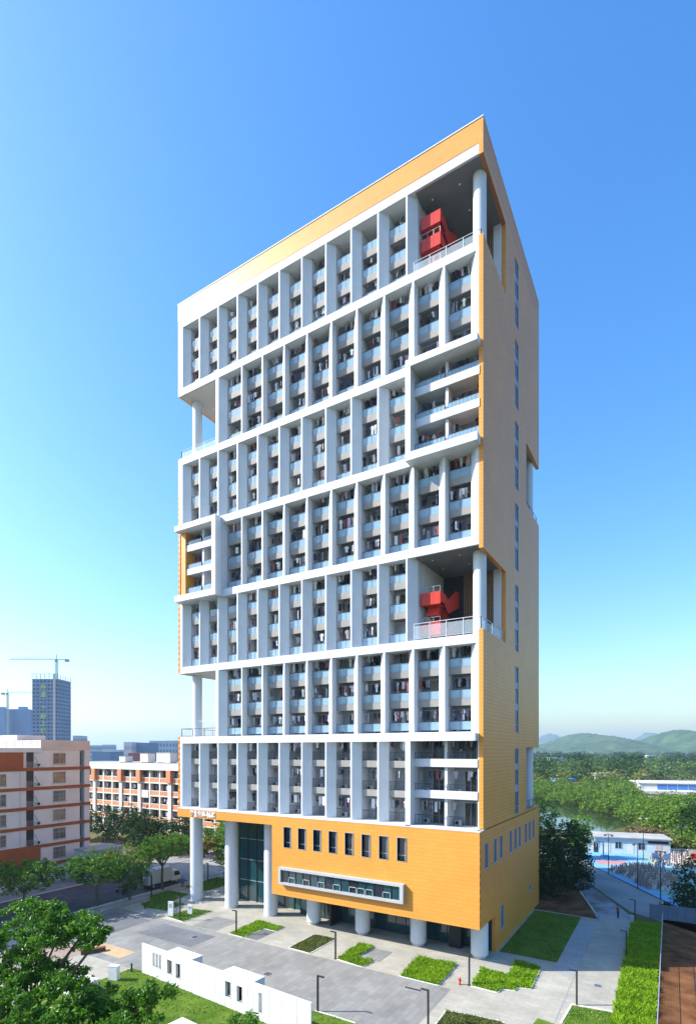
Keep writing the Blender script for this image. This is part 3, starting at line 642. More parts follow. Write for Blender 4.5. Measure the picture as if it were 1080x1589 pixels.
def blades(name, label, cat, poly, n, hmin, hmax, m, z=0.02, seed=1, lean=0.5, w=0.06, kind='stuff'):
    r = random.Random(seed); mb = MB()
    xs = [q[0] for q in poly]; ys = [q[1] for q in poly]
    def inside(x, y):
        c = False; j = len(poly)-1
        for i in range(len(poly)):
            xi, yi = poly[i]; xj, yj = poly[j]
            if (yi > y) != (yj > y) and x < (xj-xi)*(y-yi)/(yj-yi)+xi: c = not c
            j = i
        return c
    k = 0
    while k < n:
        x, y = r.uniform(min(xs),max(xs)), r.uniform(min(ys),max(ys))
        if not inside(x, y): continue
        k += 1; nz_ = .5+.25*(math.sin(x*1.9+seed)+math.sin(y*2.3-x*.7+seed*2)*.9); h = r.uniform(hmin,hmax)*(.55+.75*nz_); a = r.uniform(0,6.283); c, s_ = math.cos(a), math.sin(a)
        b_ = r.uniform(0,6.283); lx, ly = h*lean*math.cos(b_), h*lean*math.sin(b_)
        ww = w*r.uniform(.7,1.3)
        mb.add([(x-c*ww,y-s_*ww,z),(x+c*ww,y+s_*ww,z),(x+lx*.5+c*ww*.9,y+ly*.5+s_*ww*.9,z+h*.65),(x+lx,y+ly,z+h),(x+lx*.5-c*ww*.9,y+ly*.5-s_*ww*.9,z+h*.65)], [(0,1,2,3,4)])
    return mb.build(name, m, None, kind=kind, label=label, category=cat)

# ------------------------------------------------------------------ planting beds and lawns
beds = [
 ('square bed of bright leafy ground cover before the third short column', [(-6.6,-1.0),(-2.5,-1.0),(-2.3,-6.35),(-6.2,-6.35)], 'bed_leaf', 190, .18, .42),
 ('stepped bed of bright ground cover beside the tower corner', [(0.0,-0.6),(2.8,-0.9),(2.5,3.0),(5.0,2.8),(5.2,-2.7),(4.0,-3.1),(4.1,-3.8),(2.9,-4.1),(2.8,-5.0),(0.4,-4.9)], 'bed_leaf', 190, .18, .42),
 ('patchy olive turf bed at the lower edge of the plaza', [(0.1,-10.6),(4.6,-10.0),(5.4,-11.0),(5.0,-15),(0.3,-15)], 'bed_olive', 150, .06, .2),
 ('L shaped bed of ground cover before the first podium column', [(-28.9,-6.0),(-29.1,-0.6),(-24.7,-0.8),(-24.7,-2.5),(-26.4,-2.5),(-26.6,-6.1)], 'bed_leaf', 170, .12, .32),
 ('flat olive turf rectangle before the strip window', [(-20.0,-5.95),(-20.0,-1.0),(-17.0,-1.0),(-17.1,-6.1)], 'bed_olive', 170, .05, .16),
 ('angled bed of bright ground cover with a square bite', [(-13.7,-5.9),(-14.0,-0.9),(-12.0,-1.0),(-12.2,-4.6),(-10.2,-4.4),(-10.4,-6.35)], 'bed_leaf', 190, .18, .42),
 ('narrow bright turf bed beside the white sign panel', [(-40.6,-5.4),(-40.3,-1.5),(-37.0,-0.7),(-37.0,-5.8)], 'grass_blade', 150, .08, .22),
 ('stepped shady bed under the street trees', [(-48.6,-3.3),(-48.5,-1.6),(-50.9,0.1),(-50.7,3.6),(-46.5,3.7),(-45.5,-0.6),(-42.8,-0.2),(-42.8,-3.8),(-46.6,-4.1)], 'grass_blade', 70, .08, .2),
 ('shady grass bed behind the first tall column', [(-50.6,6.5),(-45.5,6.5),(-45.5,13.8),(-50.6,13.8)], 'grass_blade', 60, .08, .2)]
def area(p): return abs(sum(p[i-1][0]*p[i][1]-p[i][0]*p[i-1][1] for i in range(len(p))))/2
for i, (lb, poly, mm, dens, h0, h1) in enumerate(beds):
    sheet('planting_bed', poly, 5, M['soil_bed'] if mm == 'bed_leaf' else M['lawn_olive'] if mm == 'bed_olive' else M['lawn'], 'soil of the '+lb)
    blades('bed_plants', lb, 'ground cover', poly, int(area(poly)*dens*1.6), h0*.8, h1*.85, M[mm], 0.02, 20+i, .75, .045)
def edging(poly, label):
    e = MB(); ar = sum(poly[i-1][0]*poly[i][1]-poly[i][0]*poly[i-1][1] for i in range(len(poly))); sg = 1 if ar > 0 else -1
    for i in range(len(poly)):
        a_, b_ = Vector(poly[i-1]), Vector(poly[i]); d = (b_-a_).normalized(); n_ = Vector((d.y,-d.x))*sg*.1
        q = [a_-d*.0, b_+d*.0, b_+n_, a_+n_]
        if sg < 0: q = q[::-1]
        e.prism([(v.x,v.y) for v in q][::-1], 0.0, 0.05+0.002*i)
    return struct('bed_edging', e, M['edge_white'], label)
for i, (lb, poly, mm, dens, h0, h1) in enumerate(beds[:7]): edging(poly, 'thin pale edging of the '+lb)
HEDGE = [(12.25,-9.0),(15.1,-9.0),(15.05,24.4),(12.05,22.8)]
sheet('planting_bed', HEDGE, 5, M['soil_bed'], 'soil of the long planting strip by the wire fence')
blades('strip_plants', 'long strip of dense bright green plants along the wire fence', 'ground cover', HEDGE, 28000, .18, .58, M['bed_leaf'], 0.02, 40, .7, .05)
blades('lawn_grass', 'short grass of the sunlit front lawn', 'grass', [(-30.3,-23),(-30.1,-18.7),(-9.3,-16.5),(-5.7,-16.2),(-5.4,-20),(-3,-27),(-30,-27)], 15000, .03, .11, M['grass_blade'], 0.02, 41, .5, .035)
blades('corner_grass', 'short grass of the corner lawn', 'grass', [(8.75,-9.5),(12.2,-9.5),(12.2,-3.75),(9.0,-4.15)], 2200, .04, .13, M['grass_blade'], 0.02, 42, .5, .035)
blades('shade_grass', 'short grass of the shaded lawn beside the tower', 'grass', rect(0.3,6.1,5.05,22.5), 5000, .03, .1, M['grass_blade'], 0.02, 43, .5, .035)

# ------------------------------------------------------------------ white panel wall on the lawn
WA = math.atan2(-20.3+18.66, -6.9+28.35); WL = math.hypot(21.45, 1.64); WH = 2.85
wt = thing('panel_wall', 'long white panel wall with window openings on the lawn', 'wall', (-28.35,-18.66,0), WA)
M['panel'] = mat('white_panel_paint', (0.66,0.66,0.65), 0.5, 0.3, 0.07, 0.9, detail=8)
M['panel_gap'] = mat('panel_backing', (0.25,0.25,0.25), 0.7)
def wx(px): return (px-221)/(484-221)
ops = [(4.3,4.75,.95,2.15),(4.95,5.4,.95,2.15),(5.6,6.05,.95,2.15)]
ops = [(1.75,2.1,1.1,2.4),(2.25,2.6,1.1,2.4),(2.75,3.1,1.1,2.4),(4.0,4.75,.95,2.25),(5.3,6.0,.85,2.2),(12.0,12.75,.95,2.25),(13.45,14.15,.9,2.2),(16.0,16.4,.7,2.3)]
edges = sorted(set([0.0, 1.15, WL] + [v for o_ in ops for v in o_[:2]] + [3.7,6.6,7.6,8.7,9.7,10.7,11.5,14.8,15.4,17.2,18.6,20.1]))
for a, c in zip(edges, edges[1:]):
    g = 0.022; op = [o_ for o_ in ops if abs(o_[0]-a) < 1e-6]
    if op:
        lo, hi = op[0][2], op[0][3]
        MB().box(a+g, c-g, -0.06, 0.06, 0, lo).build('panel', M['panel'], wt); MB().box(a+g, c-g, -0.06, 0.06, hi, WH).build('panel', M['panel'], wt)
        MB().box(a, a+0.04, -0.085, 0.2, lo, hi).box(c-0.04, c, -0.085, 0.2, lo, hi).box(a+0.04, c-0.04, -0.085, 0.2, lo-0.05, lo).box(a+0.04, c-0.04, -0.085, 0.2, hi, hi+0.05).build('window_frame', M['panel'], wt)
    else: MB().box(a+g, c-g, -0.06, 0.06, 0, WH).build('panel', M['panel'], wt)
MB().box(0, WL, -0.075, 0.075, WH+0.002, WH+0.06).build('cap', M['panel'], wt)
oe = [v for o_ in ops for v in o_[:2]]
for e_ in edges[1:-1]:
    if not any(abs(e_-v) < 1e-6 for v in oe): MB().box(e_-.05, e_+.05, -.035, .035, 0, WH).build('joint_strip', M['panel_gap'], wt)
for x0, x1 in ((3.6,7.2),(11.4,15.2)):
    MB().box(x0, x1, 0.08, 1.5, WH-0.25, WH-0.03).box(x1-0.1, x1, 0.08, 1.5, 0, WH-0.25).box(x0, x0+0.1, 0.08, 1.5, 0, WH-0.25).build('canopy', M['panel'], wt)
    MB().box(x0+0.1, x1-0.1, 1.4, 1.5, 0, WH-0.25).build('back_panel', M['dark_metal'], wt)
def white_block(label, x, y, w, d, h, rz=0.0):
    t = thing('white_block', label, 'block', (x,y,0), rz)
    MB().box(-w/2,w/2,-d/2,d/2,0.06,h).build('casing', M['panel'], t); MB().box(-w/2+.06,w/2-.06,-d/2+.06,d/2-.06,0,0.06).build('foot', M['dark_metal'], t)
    MB().box(-w/2-.02,w/2+.02,-d/2-.02,d/2+.02,h,h+.04).build('lid', M['panel'], t)
white_block('small white cabinet standing on the lawn left of the panel wall', -29.2,-21.2,0.95,0.5,1.35,0.3)
white_block('long low white block half hidden behind the foreground tree', -30.3,-24.6,5.0,1.6,1.3,0.05)
white_block('white block at the lower edge of the lawn behind a leafy sprig', -13.6,-26.3,3.0,1.4,1.9,-0.08)

# ------------------------------------------------------------------ lamps, hydrant, signs
def lamp(label, x, y, h, d, group='slim black post lamps'):
    t = thing('post_lamp', label, 'lamp', (x,y,0), 0, group)
    MB().box(-.07,.07,-.07,.07,0.02,h).build('post', M['dark_metal'], t)
    MB().box(-.13,.13,-.13,.13,0,0.02).build('base_plate', M['dark_metal'], t)
    MB().box(min(-.07,d*.62),max(.07,d*.62),-.075,.075,h+.001,h+.1).build('lamp_head', M['dark_metal'], t)
    MB().box(min(d*.15,d*.58),max(d*.15,d*.58),-.05,.05,h-.012,h-.001).build('diffuser', M['lamp_white'], t)
lamp('black post lamp beside the L shaped bed', -28.0,-5.75,2.75,-1)
lamp('black post lamp at the end of the white panel wall', -9.1,-16.25,2.95,1)
lamp('black post lamp in front of the angled bed', -13.9,-5.95,2.75,-1)
lamp('black post lamp next to the red hydrant', 0.15,-4.85,2.8,-1)
lamp('black post lamp on the path corner in full sun', 9.3,-3.85,2.9,-1)
lamp('black post lamp cut by the lower edge of the picture', -0.3,-13.6,2.75,-1)
lamp('black post lamp halfway along the planting strip', 12.2,9.9,2.85,-1)
lamp('black post lamp at the far end of the planting strip', 12.3,23.6,2.85,-1)
lamp('black post lamp between the two street trees', -50.9,0.5,2.9,-1)
lamp('black post lamp beside the white sign panel', -37.9,-5.5,2.9,-1)
lamp('black post lamp under the red flowering tree', -50.2,11.3,2.9,-1)
h = thing('fire_hydrant', 'small red fire hydrant beside a post lamp', 'hydrant', (-0.65,-5.15,0))
hm = MB().cyl(0,0,0,0.06,.13,12).cyl(0,0,.06,.5,.085,12).cyl(0,0,.5,.55,.115,12).cyl(0,0,.55,.68,.09,12,.03)
hm.build('barrel', M['red'], h); MB().tube((-.17,0,.4),(.17,0,.4),.05,8).build('nozzle', M['red'], h); MB().cyl(0,0,.68,.74,.025,6).build('valve_nut', M['red'], h)
def sign_panel(label, x, y, w, hh, rz=0.1):
    t = thing('sign_panel', label, 'sign', (x,y,0), rz)
    MB().box(-w/2,w/2,-.09,.09,.08,hh).build('board', M['panel'], t); MB().box(-w/2-.05,w/2+.05,-.14,.14,0,.08).build('base', M['grey_metal'], t)
    MB().box(-w*.3,w*.3,-.1,-.091,hh*.6,hh*.85).build('printed_field', M['blue_grey'], t)
sign_panel('tall white sign panel standing beside the narrow turf bed', -40.1,-5.1,.75,2.0,.25)
sign_panel('lower white sign panel behind the post lamp', -38.6,-3.2,.7,1.3,.25)
M['brick_red'] = mat('dark_red_brick', (0.13,0.05,0.035), 0.8, 0.2, 0.2, 4)
for lb, x, y, w, rz in (('low dark red bench block on the tan paving', -37.3,-18.0,2.4,1.1), ('low dark red bench block half behind the foreground tree', -42.2,-15.2,2.2,1.1)):
    t = thing('bench_block', lb, 'bench', (x,y,0), rz)
    MB().box(-w/2,w/2,-.25,.25,0,.36).build('body', M['brick_red'], t); MB().box(-w/2-.03,w/2+.03,-.28,.28,.36,.42).build('seat', M['brick_red'], t)
def bollard(label, x, y):
    t = thing('bollard', label, 'bollard', (x,y,0)); MB().cyl(0,0,0,.75,.09,10).build('post', M['dark_metal'], t); MB().cyl(0,0,.75,.8,.11,10).build('cap', M['dark_metal'], t)
bollard('short black bollard at the left end of the panel wall', -29.4,-19.1); bollard('short black bollard at the corner of the shady bed', -45.9,-4.6)
def cover(label, x, y, w_, d_, rz=0.0):
    t = thing('drain_cover', label, 'drain cover', (x,y,0.02), rz)
    MB().box(-w_/2-.05,w_/2+.05,-d_/2-.05,d_/2+.05,-.01,.012).build('frame', M['grey_metal'], t)
    for i in range(6): MB().box(-w_/2+i*w_/6+.02,-w_/2+(i+1)*w_/6-.02,-d_/2,d_/2,.013,.02).build('bar', M['dark_metal'], t)
cover('square drain cover in the driveway behind the panel wall', -17.5,-12.6,.7,.7); cover('long drain grate in front of the square bed', -4.0,-8.3,1.6,.35); cover('square drain cover on the path in full sun', 10.4,1.2,.6,.6); cover('square drain cover before the L shaped bed', -31.5,-9.0,.7,.7)
# wire fence beside the planting strip
ft = thing('wire_fence', 'thin pale wire fence along the planting strip', 'fence')
for i in range(9):
    MB().box(15.30,15.34,-9+i*4.2,-8.96+i*4.2,0,1.35).build('post', M['grey_metal'], ft)
MB().box(15.30,15.34,-9,25,1.35,1.39).build('rail', M['grey_metal'], ft)
fm = MB()
for i in range(8): fm.box(15.314,15.326,-9,25,.25+i*.14,.262+i*.14)
fm.build('wires', M['grey_metal'], ft, kind='stuff')
M['hoarding'] = mat('blue_grey_hoarding', (0.10,0.15,0.21), 0.6, 0.3, 0.1, 1)
ht = thing('site_hoarding', 'blue grey site hoarding at the end of the soil strip', 'hoarding', (13.9,26.6,0), 0.13)
for i in range(7): MB().box(i*1.0,i*1.0+.97,-.03,.03,.05,1.9).build('panel', M['hoarding'], ht)
for i in range(8): MB().box(i*1.0-.05,i*1.0+.03,.04,.1,0,1.98).build('post', M['dark_metal'], ht)
MB().tube((18.0,-25,0.03),(18.15,14,0.03),.03).build('soil_pipe', M['dark_metal'], None, label='thin dark pipe lying on the bare soil', category='pipe')

# ------------------------------------------------------------------ people
def skin_body(name, joints, bones, m, parent=None, loc=(0,0,0), rz=0.0, root='pelvis', sub=1):
    keys = list(joints); me = bpy.data.meshes.new(name)
    me.from_pydata([joints[k][0] for k in keys], [(keys.index(a), keys.index(b_)) for a, b_ in bones], [])
    o = bpy.data.objects.new(name, me); COL.objects.link(o)
    md = o.modifiers.new('skin', 'SKIN'); md.use_smooth_shade = True
    sv = me.skin_vertices[0].data
    for i, k in enumerate(keys):
        q = joints[k][1]; sv[i].radius = (q, q) if not isinstance(q, tuple) else q; sv[i].use_root = (k == root)
    if sub: s2 = o.modifiers.new('sub', 'SUBSURF'); s2.levels = sub; s2.render_levels = sub
    dg = bpy.context.evaluated_depsgraph_get(); nm = bpy.data.meshes.new_from_object(o.evaluated_get(dg))
    bpy.data.objects.remove(o); nm.name = name; nm.materials.clear(); nm.materials.append(m); return nm
M['skin'] = mat('skin', (0.42,0.26,0.18), 0.6)
M['hair'] = mat('black_hair', (0.012,0.010,0.009), 0.6)
def cl(n, c): return mat(n, c, 0.85, 0.2)
def person_mesh(pose, m_body):
    if pose == 'stand':
        J = {'pelvis':((0,0,.95),.13),'waist':((0,0,1.1),.125),'chest':((0,0,1.32),(.16,.12)),'neck':((0,0,1.48),.055),'head0':((0,-.01,1.57),.085),'head1':((0,-.01,1.68),.088),
             'shl':((-.19,0,1.40),.07),'ell':((-.25,.02,1.13),.05),'wrl':((-.24,-.08,.9),.035),'shr':((.19,0,1.40),.07),'elr':((.25,.02,1.13),.05),'wrr':((.24,-.08,.9),.035),
             'hil':((-.1,0,.88),.10),'knl':((-.11,-.02,.5),.07),'anl':((-.11,.03,.09),.048),'tol':((-.12,-.13,.04),.04),'hir':((.1,0,.88),.10),'knr':((.12,-.06,.5),.07),'anr':((.13,0,.09),.048),'tor':((.14,-.16,.04),.04)}
    else:
        J = {'pelvis':((0,0,.80),.14),'waist':((0,-.03,.95),.125),'chest':((0,-.08,1.17),(.16,.12)),'neck':((0,-.12,1.33),.055),'head0':((0,-.15,1.42),.095),'head1':((0,-.15,1.53),.10),
             'shl':((-.19,-.1,1.25),.07),'ell':((-.27,-.3,1.08),.05),'wrl':((-.25,-.52,1.03),.035),'shr':((.19,-.1,1.25),.07),'elr':((.27,-.3,1.08),.05),'wrr':((.25,-.52,1.03),.035),
             'hil':((-.1,-.08,.80),.10),'knl':((-.14,-.42,.74),.07),'anl':((-.13,-.36,.35),.048),'tol':((-.13,-.5,.31),.04),'hir':((.1,-.08,.80),.10),'knr':((.14,-.42,.74),.07),'anr':((.13,-.36,.35),.048),'tor':((.13,-.5,.31),.04)}
    Bn = [('pelvis','waist'),('waist','chest'),('chest','neck'),('neck','head0'),('head0','head1'),('chest','shl'),('shl','ell'),('ell','wrl'),('chest','shr'),('shr','elr'),('elr','wrr'),
          ('pelvis','hil'),('hil','knl'),('knl','anl'),('anl','tol'),('pelvis','hir'),('hir','knr'),('knr','anr'),('anr','tor')]
    me = skin_body('person', J, Bn, m_body); hd = J['head1'][0]
    return me, hd, J
def person(label, x, y, rz, top, legs, pose='stand', hat=None, z=0.0, group=None):
    me, hd, J = person_mesh(pose, top); me.materials.append(legs); me.materials.append(M['skin']); me.materials.append(M['black'])
    hz = J['head0'][0][2]-.08; lz = .92 if pose == 'stand' else .82
    for p in me.polygons:
        c = p.center
        if c.z > hz or (pose == 'stand' and c.z < .93 and abs(c.x) > .2) or (pose != 'stand' and c.y < -.47 and c.z > .9): p.material_index = 2
        elif c.z < .1 if pose == 'stand' else c.z < .36: p.material_index = 3
        elif c.z < lz or (pose != 'stand' and c.y < -.3 and c.z < .86): p.material_index = 1
    t = put('person', me, None, (x,y,z), rz, label=label, category='person')
    if group: t['group'] = group
    hm = MB()
    for i in range(5):
        for j in range(10):
            pass
    me2 = bpy.data.meshes.new('hair'); bm = bmesh.new(); bmesh.ops.create_uvsphere(bm, u_segments=12, v_segments=8, radius=.118)
    bmesh.ops.delete(bm, geom=[v for v in bm.verts if v.co.z < -.02 and v.co.y < .03], context='VERTS')
    bm.to_mesh(me2); bm.free(); me2.materials.append(hat or M['hair'])
    put('hair' if not hat else 'helmet', me2, t, (hd[0],hd[1]+.012,hd[2]+.01))
    return t
person('person in reddish vest and dark trousers standing on the wet path', 10.3,24.4,2.2, cl('rust_vest',(0.30,0.07,0.04)), cl('dark_trousers',(0.03,0.03,0.035)))
person('person in dark clothes walking on the sunlit side road', -61.0,17.6,0.6, cl('dark_jacket',(0.03,0.035,0.05)), cl('navy_trousers',(0.03,0.035,0.06)))
person('person in a blue shirt beside the parked box truck', -50.6,6.2,1.2, cl('blue_shirt',(0.06,0.12,0.32)), cl('black_trousers',(0.02,0.02,0.022)))
def scooter(label, plabel, x, y, rz, c, shirt):
    t = thing('scooter', label, 'scooter', (x,y,0), rz, 'scooters on the street')
    MB().yz([(-.55,.35),(-.15,.3),(.25,.3),(.75,.55),(.8,.72),(.1,.74),(-.05,.42),(-.35,.5),(-.5,1.0),(-.62,1.0)],-.13,.13).build('body', c, t)
    MB().box(-.12,.12,-.02,.7,.75,.82).build('seat', M['black'], t)
    MB().tube((-.3,-.5,1.02),(.3,-.5,1.02),.02,6).tube((0,-.55,1.0),(0,-.72,.28),.035,6).build('handlebar', M['dark_metal'], t)
    for yy in (-.72,.62):
        wm = MB(); n = 16
        wm.tube((-.06,yy,.26),(.06,yy,.26),.26,n); wm.build('wheel', M['black'], t)
    MB().box(-.07,.07,-.66,-.6,.82,.94).build('headlight', M['lamp_white'], t)
    person(plabel, x, y, rz, shirt, cl('rider_trousers',(0.025,0.025,0.03)), 'sit', M['black'])
scooter('dark scooter nearest the trunk of the middle street tree','rider in a dark jacket on the nearest scooter', -54.9,-1.0,R(200),cl('scooter_black',(0.03,0.03,0.035)),cl('rider_dark',(0.03,0.035,0.045)))
scooter('blue scooter behind the dark one on the street','rider in a grey shirt on the blue scooter', -55.8,0.6,R(185),cl('scooter_blue',(0.05,0.09,0.25)),cl('rider_grey',(0.14,0.14,0.15)))
scooter('white scooter farthest along the street','rider in a pale shirt on the white scooter', -56.8,-0.6,R(190),cl('scooter_white',(0.5,0.5,0.5)),cl('rider_pale',(0.4,0.42,0.46)))

# ------------------------------------------------------------------ parked box truck
t = thing('box_truck', 'white box truck parked at the kerb behind the street trees', 'truck', (-54.6,5.4,0), R(0))
MB().box(-1.05,1.05,-3.4,1.3,.75,2.95).build('cargo_box', M['ac_white'], t)
MB().box(-1.06,-.2,-3.42,-3.405,.8,2.9).build('rear_door', M['dark_metal'], t); MB().box(.2,1.04,-3.42,-3.405,.8,2.9).build('rear_door', M['grey_metal'], t)
cabm = MB().yz([(1.4,.55),(3.1,.55),(3.1,1.3),(2.75,2.15),(1.4,2.2)],-1.0,1.0); cabm.build('cab', M['panel'], t)
MB().yz([(1.75,1.3),(2.95,1.3),(2.65,2.0),(1.75,2.0)],1.002,1.02).build('side_window', M['glass_dark'], t); MB().yz([(1.75,1.3),(2.95,1.3),(2.65,2.0),(1.75,2.0)],-1.02,-1.002).build('side_window', M['glass_dark'], t)
MB().add([(-.9,3.11,1.32),(.9,3.11,1.32),(.85,2.79,2.1),(-.85,2.79,2.1),(-.9,3.09,1.32),(.9,3.09,1.32),(.85,2.77,2.1),(-.85,2.77,2.1)],[(0,1,2,3),(7,6,5,4),(0,4,5,1),(2,6,7,3)]).build('windscreen', M['glass_dark'], t)
MB().box(-.95,.95,-3.4,3.0,.45,.6).build('chassis', M['dark_metal'], t)
for yy in (-2.3,2.2):
    for xx in (-.85,.85):
        wm = MB().tube((xx-.13,yy,.42),(xx+.13,yy,.42),.42,18).build('wheel', M['black'], t)
        MB().tube((xx-.14,yy,.42),(xx+.14,yy,.42),.2,12).build('rim', M['grey_metal'], wm)

# ------------------------------------------------------------------ street trees
tree('umbrella shaped street tree at the left edge of the plaza', -57.5,-14.5,7.5,5.2,M['leaf_street'],5600,.22,1,.3,.22,3.0,'street trees', 'street_tree')
tree('umbrella shaped street tree nearest the dark red benches', -52.6,-7.4,8.0,5.0,M['leaf_street'],5600,.22,2,.30,.24,3.0,'street trees','street_tree')
tree('slender bright topped street tree in the middle of the row', -51.7,-2.7,8.6,3.8,M['leaf_street'],4800,.21,3,.42,.15,3.2,'street trees','street_tree')
tree('wide dark street tree in front of the box truck', -52.2,3.6,8.9,5.0,M['leaf_street'],4600,.22,4,.24,.22,3.6,'street trees','street_tree')
tree('dark street tree beside the first tall column', -53.5,13.0,8.8,4.4,M['leaf_street'],3800,.23,6,.32,.2,3.6,'street trees','street_tree')
rt = tree('bright green tree with red flowers seen between the tall columns', -48.6,15.5,10.5,4.3,M['leaf_bright'],5200,.24,5,.5,.2,3.4,'street trees','flowering_tree')
fm = MB(); crown(fm, [(-2.2,-2.8,5.3,1.7,1.3,1.1)], 420, .2, random.Random(3)); fm.build('flowers', M['flower_red'], rt)
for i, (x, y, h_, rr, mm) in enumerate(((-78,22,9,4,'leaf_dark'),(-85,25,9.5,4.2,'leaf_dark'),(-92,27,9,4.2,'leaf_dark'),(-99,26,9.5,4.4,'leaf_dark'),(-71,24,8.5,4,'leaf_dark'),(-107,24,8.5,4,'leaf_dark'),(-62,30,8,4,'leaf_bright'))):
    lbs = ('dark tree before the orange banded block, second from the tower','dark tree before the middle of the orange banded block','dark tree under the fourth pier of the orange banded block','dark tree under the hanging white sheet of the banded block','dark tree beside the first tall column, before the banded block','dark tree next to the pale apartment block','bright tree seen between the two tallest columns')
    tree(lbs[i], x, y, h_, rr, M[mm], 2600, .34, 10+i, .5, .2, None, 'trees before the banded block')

# foreground tree with large glossy leaves
r = random.Random(77); t = thing('foreground_tree', 'large glossy leaved tree rising into the lower left corner', 'tree', (-8.9,-40.6,0))
base = Vector((-8.9,-40.6,0))
def rel(lat, fwd, z): q = frame(lat, fwd); return (q[0]-base.x, q[1]-base.y, z)
lobes = []
for (px, py, f, rr, rz_) in ((60,1425,23.5,1.3,.8),(20,1460,24,1.9,1.3),(85,1460,23,1.3,.8),(130,1440,23,.95,.5),(150,1455,22.5,.6,.4),(-40,1470,25,2.2,1.6),(70,1500,24,1.6,1.0),(10,1530,23,1.9,1.2),(80,1545,22,1.4,.8),(130,1560,22,1.2,.7),(100,1585,21,1.4,.8),(170,1570,21.5,.9,.5),(215,1560,21.5,.6,.35),(240,1548,21.5,.55,.4),(195,1590,21,1.0,.6),(30,1600,22,2.0,1.2),(120,1640,21,2.0,1.2),(-60,1560,24,2.4,1.6),(60,1680,22,2.5,1.5)):
    lat = (px-540)/830*f; z = CAMZ-(py-1165)/830*f
    q = rel(lat, f, z); lobes.append((*q, rr, rr, rz_))
cm = MB()
for l in lobes:
    for _ in range(int(11*l[3]**1.5)+4):
        d = rdir(r); q = .3+.95*r.random()
        sc_ = Vector((l[0]+d.x*l[3]*q, l[1]+d.y*l[4]*q, l[2]+d.z*l[5]*q)); sr = r.uniform(.22,.5)
        for _ in range(int(20*(sr/.35)**1.6)):
            e = rdir(r); c = sc_+Vector((e.x*sr, e.y*sr, e.z*sr*.7))*(.3+.7*r.random())
            for _ in range(4):
                g = rdir(r); leaf(cm, c+g*.11, .105, r, .15, True)
cm.build('crown', M['leaf_fg'], t)
tm = MB(); limbs(tm, 0, 0, 8.5, .32, [(l[0],l[1],l[2]-.2) for l in lobes], r, .3); tm.build('trunk', M['bark'], t)
bx, by = frame((378-540)/830*22, 22)
t = thing('sapling', 'top of a leafy sapling poking into the lower edge beside the white block', 'tree', (bx,by,0))
cm = MB(); crown(cm, [(0,0,10.6,.42,.42,.5),(.3,.1,10.9,.25,.25,.25),(-.35,0,10.7,.3,.3,.25),(0,0,9.6,.8,.8,.7)], 420, .1, r, .4, .4, True); cm.build('crown', M['leaf_fg'], t)
tm = MB(); limbs(tm, 0, 0, 7, .1, [(0,0,10.6),(.3,.1,10.8),(-.3,0,10.6)], r, .1); tm.build('trunk', M['bark'], t)

# ------------------------------------------------------------------ pale apartment block across the street
M['a_wall'] = mat('weathered_white_wall', (0.62,0.60,0.58), 0.8, 0.2, 0.07, 0.25, detail=7)
M['a_pink'] = mat('pinkish_wall', (0.56,0.48,0.43), 0.8, 0.2, 0.07, 0.3, detail=7)
M['a_band'] = mat('rust_orange_band', (0.30,0.085,0.025), 0.8, 0.2, 0.12, 0.6)
M['a_glass'] = mat('old_window_glass', (0.05,0.055,0.06), 0.12, 0.5, col2=(0.28,0.21,0.12), scale=0.45, detail=2)
M['cable'] = M['black']
AX, AT = -72.0, 4.2
A = thing('apartment_block', 'pale apartment block with rust orange floor bands and caged windows', 'building')
MB().box(-90,AX,-70,2.35,0,21.9).box(-90,AX-0.9,2.35,3.2,0,23.2).box(-90,AX,3.2,AT,0,23.4).build('wall', M['a_wall'], A)
MB().box(-90,AX+0.02,-4.4,AT+.02,21.92,23.6).build('roof_parapet', M['a_pink'], A)
MB().box(AX-0.15,AX+0.3,-70,-4.42,21.6,22.3).build('roof_ledge', M['a_wall'], A)
fl = [2.85,6.0,9.15,12.3,15.45,18.6]
for i, z in enumerate(fl):
    MB().box(AX-.05,AX+.12,-70,2.35,z,z+.5).build('floor_band', M['a_band'], A)
    MB().box(AX-.05,AX+.12,3.2,AT+.1,z,z+.5).build('floor_band', M['a_band'], A)
MB().box(AX-.05,AX+.16,-70,-4.5,2.0,6.4).build('orange_panel', M['a_band'], A)
MB().box(AX-.05,AX+.35,-30,-7.3,19.1,21.6).build('orange_panel', M['a_band'], A)
def a_window(y0, y1, z0, z1, m='a_glass'):
    w = MB().box(AX-.02,AX+.02,y0,y1,z0,z1).build('window', M[m], A)
    f = MB().box(AX+.02,AX+.08,y0-.07,y0,z0-.07,z1+.07).box(AX+.02,AX+.08,y1,y1+.07,z0-.07,z1+.07).box(AX+.02,AX+.08,y0,y1,z1,z1+.07).box(AX+.02,AX+.16,y0-.1,y1+.1,z0-.14,z0)
    f.box(AX+.02,AX+.06,(y0+y1)/2-.03,(y0+y1)/2+.03,z0,z1).box(AX+.02,AX+.06,y0,y1,z0+(z1-z0)*.62,z0+(z1-z0)*.62+.06)
    f.build('window_frame', M['roof'], w)
    g = MB()
    for k in range(1,7): g.box(AX+.1,AX+.115,y0+(y1-y0)*k/7-.008,y0+(y1-y0)*k/7+.008,z0,z1)
    for k in range(1,4): g.box(AX+.1,AX+.115,y0,y1,z0+(z1-z0)*k/4-.008,z0+(z1-z0)*k/4+.008)
    g.build('window_bars', M['grey_metal'], w)
